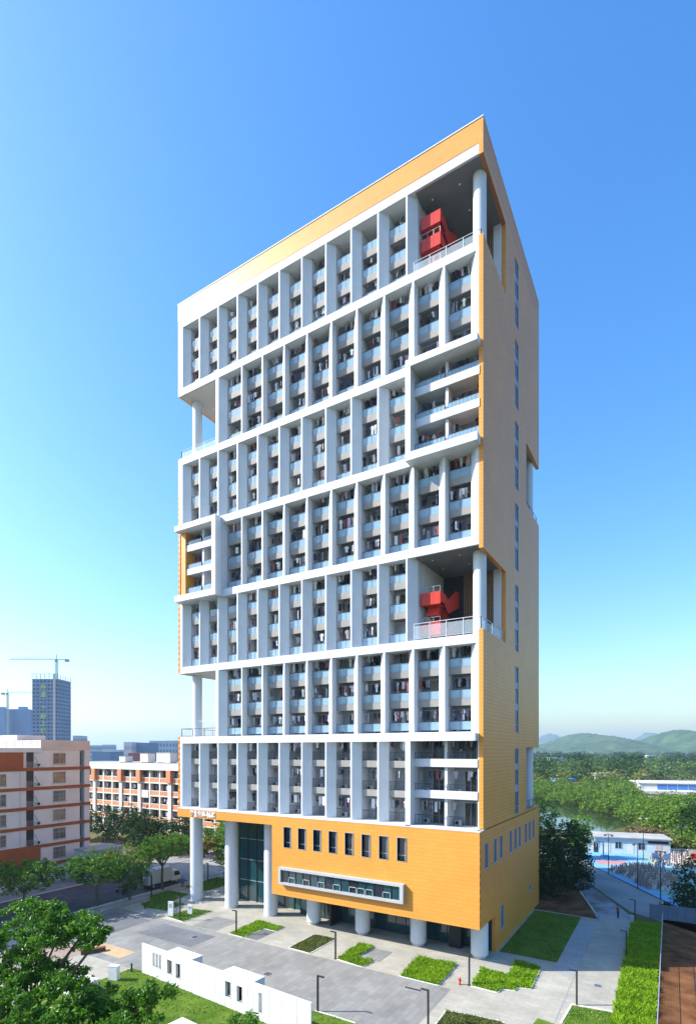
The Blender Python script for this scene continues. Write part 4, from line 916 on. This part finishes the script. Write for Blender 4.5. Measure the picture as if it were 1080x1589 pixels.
for i, z in enumerate(fl):
    a_window(-2.3,-.3,z+1.1,z+2.8)
    for j in range(4):
        if i < 5 : a_window(-11.3-6.5*j,-9.8-6.5*j,z+1.0,z+2.7)
    # service balcony with air conditioner, recess shade painted as a flat black panel
    MB().box(AX-.03,AX+.015,-6.7,-5.55,z+.5,z+3.14).build('recess_shade', M['black'], A)
    MB().box(AX-.03,AX+.03,-5.5,-3.8,z+.5,z+3.14).build('recess_wall', M['a_wall'], A)
    rl = MB()
    for k in range(6): rl.box(AX+.05,AX+.08,-6.7,-5.5,z+.55+k*.17,z+.58+k*.17)
    rl.box(AX+.05,AX+.08,-6.72,-6.68,z+.5,z+1.5); rl.build('railing', M['grey_metal'], A)
    ac = MB().box(AX+.04,AX+.4,-5.3,-4.45,z+.62,z+1.25).build('air_conditioner', M['ac_white'], A)
    MB().tube((AX+.4,-4.95,z+.93),(AX+.41,-4.95,z+.93),.26,14).build('fan', M['black'], ac)
    cb = MB().tube((AX+.08,-4.9,z+1.25),(AX+.08,-5.4,z+2.3),.025,4).tube((AX+.08,-4.5,z+.7),(AX+.08,-3.9,z+.62),.02,4); cb.build('cable', M['cable'], A)
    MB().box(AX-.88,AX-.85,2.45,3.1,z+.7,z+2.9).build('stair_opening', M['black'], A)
    MB().box(AX-.9,AX-.2,2.36,3.19,z,z+.5).build('stair_band', M['a_band'], A)
for y0 in (-10.2,-14.0): a_window(y0,y0+2.4,20.0,21.0)
dp = MB().tube((AX+.06,-7.6,0),(AX+.06,-7.6,21.8),.06,6).build('drain_pipe', M['a_wall'], A)
rr = MB()
for k in range(14): rr.box(AX-.1,AX-.04,-4.9-k*1.2,-4.84-k*1.2,22.3,23.4)
for k in range(3): rr.box(AX-.09,AX-.05,-22,-4.6,22.55+k*.38,22.6+k*.38)
rr.build('roof_railing', M['ac_white'], A)
MB().box(-88,-82,-3,2,21.9,24.6).build('roof_room', M['a_wall'], A)
# small white kiosk with a red sign at its foot
K = thing('kiosk', 'small white kiosk roof with a red sign at the foot of the apartment block', 'kiosk', (-68.0,3.4,0))
MB().box(-2.2,2.2,-3.0,3.0,0,5.0).build('wall', M['ac_white'], K); MB().box(-2.4,2.4,-3.2,3.2,5.0,5.25).build('roof', M['roof'], K)
MB().box(2.21,2.3,-1.2,2.2,3.6,4.5).build('red_sign', M['red'], K); MB().box(2.21,2.28,-2.9,2.9,4.55,4.9).build('blue_trim', M['court_blue'], K)
MB().box(2.21,2.26,-2.4,-1.5,.05,2.3).build('door', M['grey_metal'], K)
rr = MB()
for k in range(7): rr.box(2.25,2.3,-3+k,-2.95+k,5.25,5.95)
rr.box(2.25,2.3,-3,3,5.9,5.95); rr.build('roof_rail', M['ac_white'], K)

# ------------------------------------------------------------------ orange banded dormitory behind
M['b_orange'] = mat('salmon_orange_tile', (0.58,0.24,0.12), 0.7, 0.2, 0.08, 0.7)
M['b_white'] = mat('cream_render', (0.66,0.64,0.58), 0.75, 0.2, 0.05, 0.4)
M['b_dark'] = mat('dark_room_glass', (0.02,0.022,0.03), 0.2, 0.4, 0.4, 0.5)
Bd = thing('banded_dormitory', 'five storey dormitory with salmon orange parapets and cream piers', 'building')
BY = 36.0; piers = [-133.3+3.75*i for i in range(18)]
MB().box(-134,-69.5,BY+.9,BY+14,0,17.0).build('wall', M['b_white'], Bd)
MB().box(-134.5,-69,BY-.7,BY+15,17.0,18.5).build('roof_fascia', M['b_white'], Bd)
MB().box(-134,-69.5,BY+.3,BY+14.5,18.505,18.62).build('roof_deck', M['roof'], Bd)
BF = [.75,4.0,7.2,10.45,13.7]
for i, x in enumerate(piers):
    big = i in (2,4,7,9,12,14,17); w_ = .55 if big else .22
    MB().box(x-w_,x+w_,BY-(.35 if big else .12),BY+.899,0,17.0).build('pier', M['b_white'], Bd)
    if big: MB().prism([(x-.75,BY+.2),(x-.75,BY-.75),(x+.75,BY-.75),(x+.75,BY+.2)],13.9,16.99).build('orange_bracket', M['b_orange'], Bd)
    if i == len(piers)-1: break
    for f in BF:
        c = x+3.75
        MB().box(x+w_,c-.22,BY-.05,BY+.1,f+.25,f+1.25).build('parapet_panel', M['b_orange'], Bd)
        MB().box(x+w_,c-.22,BY-.1,BY+.898,f-.05,f+.25).box(x+w_,c-.22,BY-.1,BY+.15,f+1.25,f+1.4).build('floor_edge', M['b_white'], Bd)
        w = MB().box(x+w_,c-.22,BY+.84,BY+.89,f+.3,f+3.0).build('window', M['b_dark'], Bd)
        MB().box(x+1.85,x+1.92,BY+.78,BY+.84,f+.3,f+3.0).build('window_frame', M['b_white'], w)
bl = MB()
_c = clothes; clothes = bl
for i, x in enumerate(piers[:-1]):
    for f in BF:
        for _ in range(rnd.randint(2,6)): garment(rnd.uniform(x+.7,x+3.2), BY+.35, f+2.75, rnd.uniform(.4,.6), rnd.uniform(.7,1.2), rnd.choice((0,0,1,2)))
clothes = _c
bl.build('dormitory_laundry', M['cloth'], None, kind='stuff', label='clothes drying behind the orange parapets of the banded dormitory', category='laundry')
MB().box(-98.8,-96.2,BY-.2,BY-.16,10.0,11.9).build('hanging_sheet', M['b_white'], None, label='white bed sheet hung over an orange parapet', category='sheet')
for lb, x, w_, h_ in (('white water tank box on the banded dormitory roof, beside the antenna', -95.5,5.0,2.6),('pale tank box on the banded dormitory roof in the middle', -103,3.0,2.4),('small white tank on the banded dormitory roof next to the apartment block', -112,2.5,1.6)):
    t = thing('roof_tank', lb, 'tank', (x,BY+5,18.62)); MB().box(-w_/2,w_/2,-1.2,1.2,.2,h_).build('body', M['b_white'], t); MB().box(-w_/2-.1,w_/2+.1,-1.3,1.3,h_,h_+.12).build('lid', M['roof'], t); MB().box(-w_/2,-w_/2+.3,-1,1,0,.2).build('foot', M['roof'], t); MB().box(w_/2-.3,w_/2,-1,1,0,.2).build('foot', M['roof'], t)
t = thing('antenna', 'thin antenna mast on the roof of the banded dormitory', 'antenna', (-90.5,BY+6,18.62)); MB().tube((0,0,0),(0,0,7.5),.08,6,.03).build('mast', M['grey_metal'], t); MB().tube((-.6,0,5.2),(.6,0,5.2),.03,5).build('crossbar', M['grey_metal'], t); MB().tube((0,-.5,6.2),(0,.5,6.2),.03,5).build('crossbar', M['grey_metal'], t)

# ------------------------------------------------------------------ towns and cranes in the distance
M['t_conc'] = mat('raw_concrete', (0.26,0.27,0.29), 0.9, 0.1, 0.1, 0.1)
M['t_net'] = mat('blue_safety_net', (0.13,0.24,0.46), 0.9, 0.1, 0.15, 0.05)
M['t_yellow'] = mat('yellow_green_letters', (0.55,0.65,0.10), 0.6)
M['t_mast'] = mat('crane_steel', (0.42,0.44,0.46), 0.6)
def far_block(name, label, lat, fwd, w, d, h, wall, win, rows, cols, rz=R(31.1), roof=0.0, cat='building', ledge=None):
    x, y = frame(lat, fwd); t = thing(name, label, cat, (x,y,0), rz)
    MB().box(-w/2,w/2,0,d,0,h).build('wall', wall, t)
    if rows:
        for (axis) in (0,1):
            g = MB(); L = w if axis == 0 else d; fh = h/(rows+.3); cw_ = L/cols
            for r_ in range(rows):
                for c in range(cols):
                    a0 = c*cw_+cw_*.2; a1 = c*cw_+cw_*.8; z0 = r_*fh+fh*.35; z1 = r_*fh+fh*.85
                    if axis == 0: g.box(-w/2+a0,-w/2+a1,-.12,.05,z0,z1)
                    else: g.box(w/2-.05,w/2+.12,a0,a1,z0,z1)
            g.build('windows', win, t, kind='stuff')
        if ledge:
            g = MB()
            for r_ in range(rows+1): g.box(-w/2-.3,w/2+.3,-.5,d+.3,r_*h/(rows+.3)-.15,r_*h/(rows+.3)+.25)
            g.build('floor_slabs', ledge, t, kind='stuff')
    if roof: MB().box(-w*.2,w*.2,d*.3,d*.7,h,h+roof).build('roof_room', wall, t)
    return t
ct = far_block('unfinished_tower', 'blue netted unfinished tower with yellow lettering beneath a crane', (70-540)/830*560, 560, 27, 26, 97, M['t_net'], M['black'], 24, 7, ledge=M['t_conc'])
sc = MB()
for k in range(7): sc.box(-13.5+k*4.5-.2,-13.5+k*4.5+.2,-.6,-.3,97,102.5)
sc.box(-13.7,13.7,-.6,-.3,101.8,102.3).box(-13.7,13.7,-.6,-.3,99,99.3)
for k in range(6): sc.box(13.3,13.7,k*5,k*5+.4,97,101.5)
sc.build('scaffold', M['t_conc'], ct)
MB().box(9,11.4,-1.4,-.5,0,102).build('hoist_shaft', M['a_pink'], ct)
for i, ch in enumerate('升龙·学府上城'):
    o = lettering(ch, 6.2, .1, M['t_yellow'], ct, (-4.5,-.8,86-i*7.6), (R(90),0,0)); o.name = 'letter'
def crane(label, lat, fwd, h, jl, cj, dirn, mast):
    x, y = frame(lat, fwd); t = thing('tower_crane', label, 'crane', (x,y,0), R(31.1))
    m = MB()
    for sx in (-1,1):
        for sy in (-1,1): m.box(sx*.95-.2,sx*.95+.2,sy*.95-.2,sy*.95+.2,mast,h)
    z = mast
    while z < h-2:
        m.tube((-.95,-.95,z),(.95,-.95,z+2.4),.14,4).tube((.95,.95,z),(.95,-.95,z+2.4),.14,4); z += 2.4
    m.build('mast', M['t_mast'], t)
    j = MB()
    j.box(min(0,dirn*jl),max(0,dirn*jl),-.8,-.5,h,h+.35).box(min(0,dirn*jl),max(0,dirn*jl),.5,.8,h,h+.35).box(min(0,dirn*jl),max(0,dirn*jl),-.15,.15,h+1.6,h+1.9)
    k = 0
    while k < jl-3: j.tube((dirn*k,-.6,h+.2),(dirn*(k+1.5),0,h+1.7),.12,4).tube((dirn*(k+1.5),0,h+1.7),(dirn*(k+3),-.6,h+.2),.12,4); k += 3
    j.build('jib', M['t_mast'], t)
    MB().box(min(0,-dirn*cj),max(0,-dirn*cj),-.8,.8,h,h+.6).build('counter_jib', M['t_mast'], t)
    MB().box(min(-dirn*cj,-dirn*(cj-4)),max(-dirn*cj,-dirn*(cj-4)),-1,1,h-2.2,h).build('counterweight', M['t_conc'], t)
    MB().box(-.3,.3,-.3,.3,h,h+5.5).tube((0,0,h+5.4),(dirn*jl*.7,0,h+1.8),.12,4).tube((0,0,h+5.4),(-dirn*cj*.9,0,h+.6),.12,4).build('apex', M['t_mast'], t)
    MB().box(-.9,.9,-2.2,-.9,h-2.4,h-.2).build('cab', M['t_conc'], t)
crane('tower crane standing on the netted tower with its long jib to the left', (88-540)/830*566, 566, 118, 50, 13, -1, 96)
crane('thin pale crane left of the netted tower', (12-540)/830*700, 700, 97, 34, 8, 1, 0)
M['t_blue'] = mat('haze_tinted_wall', (0.13,0.24,0.42), 0.6, 0.3, 0.06, 0.05)  # blue of the distant haze is mixed into this wall colour
far_block('far_tower', 'broad blue apartment tower between the two cranes', (29-540)/830*800, 800, 24, 22, 84, M['t_blue'], M['t_net'], 24, 5, roof=4)
far_block('far_tower', 'narrow blue tower touching the netted tower', (44-540)/830*810, 812, 9, 20, 82, M['t_blue'], M['t_conc'], 24, 3)
far_block('far_tower', 'blue tower at the left edge of the picture', (-4-540)/830*780, 780, 22, 20, 83, M['t_blue'], M['t_net'], 22, 5, roof=3)
M['f_grey'] = mat('far_grey_wall', (0.46,0.48,0.52), 0.8, 0.1, 0.1, 0.02); M['f_white'] = mat('far_white_wall', (0.62,0.62,0.6), 0.8, 0.1, 0.1, 0.02); M['f_blue'] = mat('far_blue_roof', (0.20,0.28,0.40), 0.7, 0.1); M['f_red'] = mat('far_red_wall', (0.33,0.10,0.09), 0.8, 0.1)
fr = random.Random(5)
for (px, w_px, ytop, fwd, mm, lb) in ((157,28,1167,330,'f_blue','low blue grey shed beside the apartment block'),(198,12,1152,420,'f_white','slim pale block left of the blue roofed hall'),(215,34,1153,430,'f_blue','blue roofed hall behind the banded dormitory'),(212,26,1169,400,'f_red','dark red annex before the blue roofed hall'),(252,40,1150,700,'f_grey','hazy grey blue apartment slab behind the antenna'),(262,34,1169,380,'f_blue','blue shed right of the antenna'),(172,26,1164,520,'f_white','long white roof behind the banded dormitory'),(145,14,1157,900,'f_grey','faint block just right of the apartment block'),(166,14,1156,950,'f_grey','faint block with two humps in the haze'),(118,10,1142,640,'f_grey','faint stub right of the netted tower'),(20,30,1141,420,'f_white','white roof room behind the apartment block parapet'),(50,20,1148,430,'f_grey','grey roof room below the netted tower')):
    far_block('far_building', lb, (px-540)/830*fwd, fwd, w_px/830*fwd, 20, max(6,CAMZ-(ytop-1165)/830*fwd), M[mm], M['f_grey'] if mm != 'f_grey' else M['t_blue'], 4 if mm in ('f_white','f_grey') else 0, 8)
fb = MB()
for _ in range(150):
    fwd = fr.uniform(900,3000); lat = (fr.uniform(-400,330)-540)/830*fwd; x, y = frame(lat, fwd); w_ = fr.uniform(15,50); h_ = fr.uniform(6,24)*(1.8 if fr.random() < .2 else 1)
    fb.box(x-w_/2,x+w_/2,y-w_/3,y+w_/3,0,h_)
fb.build('far_town', M['f_grey'], None, kind='stuff', label='hazy low town on the left horizon', category='town')

# ------------------------------------------------------------------ right side: trees, sports ground, pond, hills
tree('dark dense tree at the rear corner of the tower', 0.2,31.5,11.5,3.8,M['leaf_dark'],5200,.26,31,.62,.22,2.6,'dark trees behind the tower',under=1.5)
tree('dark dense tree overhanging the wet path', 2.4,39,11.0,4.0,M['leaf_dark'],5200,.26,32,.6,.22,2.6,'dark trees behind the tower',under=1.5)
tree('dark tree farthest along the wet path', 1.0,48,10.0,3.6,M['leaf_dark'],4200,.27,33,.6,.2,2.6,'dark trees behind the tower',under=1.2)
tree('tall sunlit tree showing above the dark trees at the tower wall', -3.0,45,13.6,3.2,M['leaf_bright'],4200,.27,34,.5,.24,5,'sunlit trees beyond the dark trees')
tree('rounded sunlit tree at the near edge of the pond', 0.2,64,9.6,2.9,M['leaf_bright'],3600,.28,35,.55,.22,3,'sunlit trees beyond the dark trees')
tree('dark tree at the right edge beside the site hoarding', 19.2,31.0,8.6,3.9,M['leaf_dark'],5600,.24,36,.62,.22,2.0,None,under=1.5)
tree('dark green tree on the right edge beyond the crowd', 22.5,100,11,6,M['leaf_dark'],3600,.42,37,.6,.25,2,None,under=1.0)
# low white house by the court
Hs = thing('court_house', 'long low pale blue house with dark windows beside the sports court', 'building', (1.0,72.2,0), math.atan2(3.1,13.2))
M['house'] = mat('pale_blue_wall', (0.55,0.62,0.68), 0.7, 0.2, 0.05, 0.6)
MB().box(0,15.5,0,7,0,3.3).build('wall', M['house'], Hs); MB().box(-.4,15.9,-.5,7.4,3.3,3.5).build('roof', M['roof'], Hs)
for x, w_, m_ in ((1.0,.9,'door'),(5.2,1.2,'glass_dark'),(9.6,1.2,'glass_dark')):
    w = MB().box(x,x+w_,-.04,-.003,1.1 if m_ != 'door' else .05,2.4).build('window' if m_ != 'door' else 'door', M[m_], Hs)
    MB().box(x-.08,x,-.07,-.003,1.05,2.45).box(x+w_,x+w_+.08,-.07,-.003,1.05,2.45).box(x+w_/2-.03,x+w_/2+.03,-.07,-.041,1.1,2.4).build('window_frame', M['ac_white'], w)
MB().box(7.6,8.7,-.04,-.003,.05,2.2).build('door', M['b_white'], Hs); MB().box(12.8,14.0,-.04,-.003,.05,2.2).build('door', M['a_pink'], Hs); MB().box(11.4,15.2,-.1,-.003,2.45,2.95).build('sign_board', M['black'], Hs)
MB().box(2.8,4.2,-.04,-.003,.05,2.2).build('door', M['b_white'], Hs)
def court_pole(label, x, y, h_):
    t = thing('court_light_pole', label, 'light pole', (x,y,0), 0, 'light poles of the sports court')
    MB().cyl(0,0,0,h_,.075,8,.05).build('pole', M['dark_metal'], t); MB().box(-.7,.7,-.05,.05,h_,h_+.08).build('crossbar', M['dark_metal'], t)
    for s_ in (-.55,.55): MB().box(s_-.2,s_+.2,-.16,.1,h_-.22,h_).build('floodlight', M['ac_white'], t)
court_pole('light pole at the left corner of the sports court', 6.8,51.1,7.0); court_pole('light pole in the middle of the court edge', 11.7,42.9,7.0)
court_pole('light pole nearest the dark right edge tree', 14.9,37.7,7.0); court_pole('light pole between the two crowds by the low house', 11.5,67.8,8.5); court_pole('light pole in the far crowd', 17.9,62.1,8.0)
def hoop(label, x, y, rz):
    t = thing('basketball_hoop', label, 'basketball hoop', (x,y,0), rz, 'basketball hoops')
    m_ = M['house']
    MB().box(-.1,.1,-.1,.1,0,3.0).build('post', M['court_blue'], t); MB().tube((0,0,2.9),(0,-1.4,3.3),.08,6).tube((0,0,2.2),(0,-1.2,3.1),.05,6).build('arm', M['court_blue'], t)
    MB().box(-.9,.9,-1.48,-1.42,2.9,3.95).build('backboard', m_, t); MB().box(-.5,.5,-.4,1.0,0,.35).build('base', M['court_blue'], t)
    rg = MB()
    for i in range(12): rg.tube((.23*math.cos(i*.5236),-1.75+.23*math.sin(i*.5236),3.05),(.23*math.cos(i*.5236+.5236),-1.75+.23*math.sin(i*.5236+.5236),3.05),.02,4)
    rg.build('rim', M['red'], t)
hoop('basketball hoop beside the low house', 4.3,68.0,R(-60)); hoop('basketball hoop in the middle of the near crowd', 14.4,55.5,R(60)); hoop('basketball hoop back to back with the one in the near crowd', 15.1,54.2,R(-120))
# seated crowd in camouflage
cr_ = MB(); rc = random.Random(9)
def fig(x, y, a):
    c, s_ = math.cos(a), math.sin(a)
    def P(u, v, z): return (x+u*c-v*s_, y+u*s_+v*c, z)
    def fr8(lo, hi):
        (w0,d0,z0,o0), (w1,d1,z1,o1) = lo, hi
        vs = [P(-w0,-d0+o0,z0),P(w0,-d0+o0,z0),P(w0,d0+o0,z0),P(-w0,d0+o0,z0),P(-w1,-d1+o1,z1),P(w1,-d1+o1,z1),P(w1,d1+o1,z1),P(-w1,d1+o1,z1)]
        return vs
    F = [(0,3,2,1),(4,5,6,7),(0,1,5,4),(1,2,6,5),(2,3,7,6),(3,0,4,7)]
    k = rc.choice((0,0,1))
    cr_.add(fr8((.17,.13,.2,0),(.22,.11,.78,.02)), F, k); cr_.add(fr8((.2,.28,.0,-.25),(.17,.22,.45,-.22)), F, k)
    cr_.add(fr8((.085,.09,.8,0),(.095,.1,1.02,0)), F, 2); cr_.add(fr8((.11,.12,1.0,0),(.09,.1,1.12,0)), F, k)
def poly_in(poly, x, y):
    c = False; j = len(poly)-1
    for i in range(len(poly)):
        xi, yi = poly[i]; xj, yj = poly[j]
        if (yi > y) != (yj > y) and x < (xj-xi)*(y-yi)/(yj-yi)+xi: c = not c
        j = i
    return c
for poly in ([(6.9,54.6),(10.0,60.5),(14.3,60.8),(17.6,50.8),(16.3,43.8),(13.4,43.4),(9.8,50.0)], [(12.6,72.2),(14.5,76.0),(22,82),(24,66),(18.2,64.2),(13.6,65.0)]):
    e = Vector((13.7,-23.5)).normalized(); n_ = Vector((-e.y,e.x))
    for i in range(-60,60):
        for j in range(-60,60):
            q = Vector((13,58)) + e*(i*.74) + n_*(j*.86)
            if poly_in(poly, q.x, q.y): fig(q.x+rc.uniform(-.1,.1), q.y+rc.uniform(-.1,.1), math.atan2(e.y,e.x)+rc.uniform(-.3,.3))
cr_.build('seated_crowd', [cl('camouflage_dark',(0.26,0.25,0.23)), cl('camouflage_pale',(0.58,0.53,0.51)), M['skin']], None, kind='stuff', label='seated crowd in camouflage clothing on the sports court', category='crowd')
t = thing('red_flag', 'small red flag held up over the far crowd', 'flag', (19.3,66,0)); MB().tube((0,0,0),(0,0,2.6),.025,6).build('pole', M['grey_metal'], t); MB().add([(0.02,0,1.5),(1.1,.1,1.45),(1.1,.12,2.5),(0.02,.02,2.55),(0.02,.03,1.5),(1.1,.13,1.45),(1.1,.15,2.5),(0.02,.05,2.55)],[(0,1,2,3),(7,6,5,4),(0,4,5,1),(2,6,7,3)]).build('cloth', M['red'], t)
# thickets round the pond and the woods beyond
def thicket(name, label, spots, m, n, s_, seed):
    r = random.Random(seed); mb = MB()
    for (x, y, rr, h_) in spots:
        for _ in range(n):
            d = rdir(r); q = .7+.35*r.random()
            z = abs(d.z)
            leaf(mb, Vector((x+d.x*rr*q, y+d.y*rr*q, h_*(.25+.75*z*q))), s_*r.uniform(.7,1.3), r, .5)
    mb.build(name, m, None, kind='stuff', label=label, category='trees')
r = random.Random(21)
def band(px0, px1, f0, f1, n, rr0, rr1, h0, h1, keep=None):
    out = []
    while len(out) < n:
        fwd = r.uniform(f0, f1); px = r.uniform(px0, px1); x, y = frame((px-540)/830*fwd, fwd)
        if keep and not keep(px, fwd): continue
        out.append((x, y, r.uniform(rr0,rr1), r.uniform(h0,h1)))
    return out
def mang(px, fwd):                                        # beyond a bank that runs nearer to the right
    edge = 232 - (px-830)*0.50
    return fwd > max(edge, 140) and not (px > 985 and fwd > 205)
thicket('mangrove_thicket', 'dense green mangrove thicket on the far bank of the pond', band(780,1250,112,305,420,2.6,6.0,3.5,7.5,mang), M['leaf_mang'], 300, .45, 3)
thicket('reeds', 'brownish dry reeds along the near bank of the pond', band(955,1045,120,138,30,1.5,2.6,1.4,2.8), M['leaf_brown'], 150, .4, 4)
thicket('yellow_shrubs', 'row of yellow green shrubs behind the low house', [(6+i*1.5,86+i*.35,1.5,2.6) for i in range(14)], M['leaf_yellow'], 190, .3, 5)
thicket('bank_bushes', 'green bushes on the near bank of the pond', [(17+i*3,108-i*2,3.0,4.0) for i in range(6)]+band(1040,1300,110,160,30,3,5,3,5), M['leaf_mang'], 190, .45, 6)
thicket('yellow_trees', 'yellowish trees among the woods beyond the thicket', band(925,1000,300,420,26,4,8,7,12)+band(840,875,290,370,9,4,8,8,12)+band(830,1080,420,800,40,5,9,8,13), M['leaf_yellow'], 190, .9, 7)
tree('large dark round tree standing out beyond the thicket', *frame((908-540)/830*340,340),15,9.5,M['leaf_dark'],2400,1.0,41,.7,.5,2)
thicket('far_wood', 'far off dark green woods below the hills', band(700,1300,400,1500,430,7,16,8,21), M['leaf_dark'], 150, 1.6, 8)
thicket('far_wood', 'far off mid green woods below the hills', band(700,1300,380,1500,430,7,14,7,17), M['leaf_far'], 150, 1.6, 18)
thicket('far_wood', 'far off pale green trees scattered through the woods', band(700,1300,380,1100,120,5,9,8,15), M['leaf_mang'], 150, 1.2, 28)
thicket('near_wood', 'woods just beyond the mangrove thicket', band(780,985,300,560,150,4,9,7,17)+band(990,1300,330,560,70,5,9,6,11), M['leaf_far'], 260, .8, 9)
thicket('near_wood', 'darker trees among the woods beyond the mangrove thicket', band(790,985,310,560,50,4,8,8,18), M['leaf_dark'], 260, .8, 19)
# far buildings on the right
M['hall_blue'] = mat('blue_factory_glass', (0.06,0.20,0.55), 0.25, 0.5, 0.1, 0.1)
x, y = frame((1048-540)/830*268, 268)
t = thing('factory_hall', 'long white hall with a band of blue glass beyond the thicket', 'building', (x,y,0), R(14))
MB().box(-16,40,0,22,0,5.1).build('wall', M['f_white'], t); MB().box(-16.5,41,-.6,23,5.1,5.6).build('roof', M['f_white'], t)
for k in range(10): MB().box(-8+k*4.6,-8+k*4.6+4.2,-.12,-.003,2.2,4.7).build('window', M['hall_blue'], t)
MB().yz([(-3,0),(-.01,0),(-.01,1.9),(-3,1.6)],-20,41).build('annex', M['f_white'], t)
x, y = frame((1030-540)/830*222, 222)
t = thing('site_wall', 'long low white site wall in front of the white hall', 'wall', (x,y,0), R(-14))
for k in range(22): MB().box(-24+k*3,-24+k*3+2.9,0,.2,0,2.6).build('panel', M['f_white'], t)
sheet('site_ground', [frame(q[0]*q[1], q[1]) for q in ((.40,195),(.80,195),(.85,262),(.36,262))], 1.2, M['dirt'], 'bare ochre ground round the white hall')
for lb, px, fwd, w_, h_, mm in (('small turquoise roofed house among the trees', 878,300,12,6,'court_blue'),('tiny red roofed shed by the large dark tree', 905,285,9,4.5,'f_red'),('pale long house far off in the woods', 950,640,34,11,'f_white'),('second pale house below the hill', 984,480,22,8,'f_white'),('faint white house under the right hill', 1016,900,22,14,'f_white'),('white house at the foot of the middle hill', 958,520,14,12,'b_white'),('small pale house at the edge of the yellowish trees', 938,330,11,8,'b_white'),('grey roofed house left of the white hall', 988,330,16,7,'f_grey'),('pale block rising from the woods near the tower edge', 866,520,16,15,'f_white')):
    far_block('far_house', lb, (px-540)/830*fwd, fwd, w_, 10, h_, M[mm], M['f_grey'], 0, 1)
for i, (px, lb) in enumerate(((1010,'white van parked before the long site wall'),(1030,'blue pickup parked before the long site wall'),(1052,'pale car parked before the long site wall'))):
    x, y = frame((px-540)/830*234, 234); t = thing('parked_car', lb, 'car', (x,y,0), R(-14), 'cars parked at the white hall')
    MB().yz([(-.9,.35),(.9,.35),(.9,1.0),(.7,1.75 if i == 0 else 1.45),(-.7,1.75 if i == 0 else 1.45),(-.9,1.0)],-2.2,2.2).build('body', (M['f_white'],M['court_blue'],M['ac_white'])[i], t)
    for xx in (-1.4,1.4): MB().tube((xx,-.92,.33),(xx,.92,.33),.33,12).build('wheel', M['black'], t)
    MB().box(-1.6,1.2,-.93,-.905,1.02,1.35).build('side_window', M['glass_dark'], t)
# hills
M['hill'] = mat('wooded_hill', (0.022,0.055,0.02), 0.95, 0.05, col2=(0.07,0.11,0.035), scale=0.02, bump=1.0, bscale=0.05, detail=9)
def hill(name, label, peaks, f0, f1, lat0, lat1, nx, ny, seed):
    r = random.Random(seed); mb = MB()
    ph = [(r.uniform(0,6.28), r.uniform(.6,1.4)) for _ in range(8)]
    for j in range(ny+1):
        for i in range(nx+1):
            fwd = f0+(f1-f0)*j/ny; lat = lat0+(lat1-lat0)*i/nx; z = 0
            for (pl, pf, sl, sf, hh) in peaks: z = max(z, hh*math.exp(-((lat-pl)/sl)**2-((fwd-pf)/sf)**2))
            z += z*.10*(math.sin(lat/60*ph[0][1]+ph[0][0])+math.sin(lat/23+fwd/41+ph[1][0])*.5+math.sin(fwd/90+ph[2][0]))+r.uniform(-1,1)*min(3.2,z*.09)
            x, y = frame(lat, fwd); mb.v.append((x, y, z-1.0))
    for j in range(ny):
        for i in range(nx):
            a = j*(nx+1)+i; mb.f.append([a, a+1, a+nx+2, a+nx+1]); mb.m.append(0)
    return mb.build(name, M['hill'], None, smooth=True, kind='structure', label=label)
L = lambda px, f: (px-540)/830*f
hill('hills', 'wooded hills beyond the pond', [(L(910,2400),2400,200,420,92),(L(862,2400),2350,120,400,64),(L(960,2400),2500,150,420,86),(L(1000,2400),2600,110,420,74),(L(1080,2300),2300,120,400,72),(L(1040,2200),2200,125,350,108),(L(1090,2500),2500,260,400,60),(L(1250,2300),2300,300,400,78),(L(760,2500),2500,300,400,60),(L(600,2600),2600,300,400,66)], 1500, 3300, -300, 2600, 420, 130, 3)
hill('far_hills', 'faint blue hills on the horizon', [(L(852,5200),5200,170,500,185),(L(1008,5200),5200,110,500,190),(L(1090,5200),5200,200,500,140),(L(700,5200),5200,400,500,120),(L(300,5200),5200,500,500,110),(L(100,5300),5200,500,500,80),(L(500,5300),5200,400,500,120)], 4500, 5900, -3600, 4200, 160, 20, 4)

# ------------------------------------------------------------------ air
hz_ = bpy.data.materials.new('pale_air'); hz_.use_nodes = True; n = hz_.node_tree.nodes; n.clear()
out = n.new('ShaderNodeOutputMaterial'); pv = n.new('ShaderNodeVolumePrincipled')
pv.inputs['Color'].default_value = (0.60,0.80,1.0,1); pv.inputs['Density'].default_value = 0.00017; pv.inputs['Anisotropy'].default_value = 0.25
hz_.node_tree.links.new(pv.outputs[0], out.inputs['Volume'])
MB().box(-7400,7400,-7400,7400,-3,190).build('haze', hz_, None, kind='stuff', label='thin pale blue air over the whole place', category='haze')
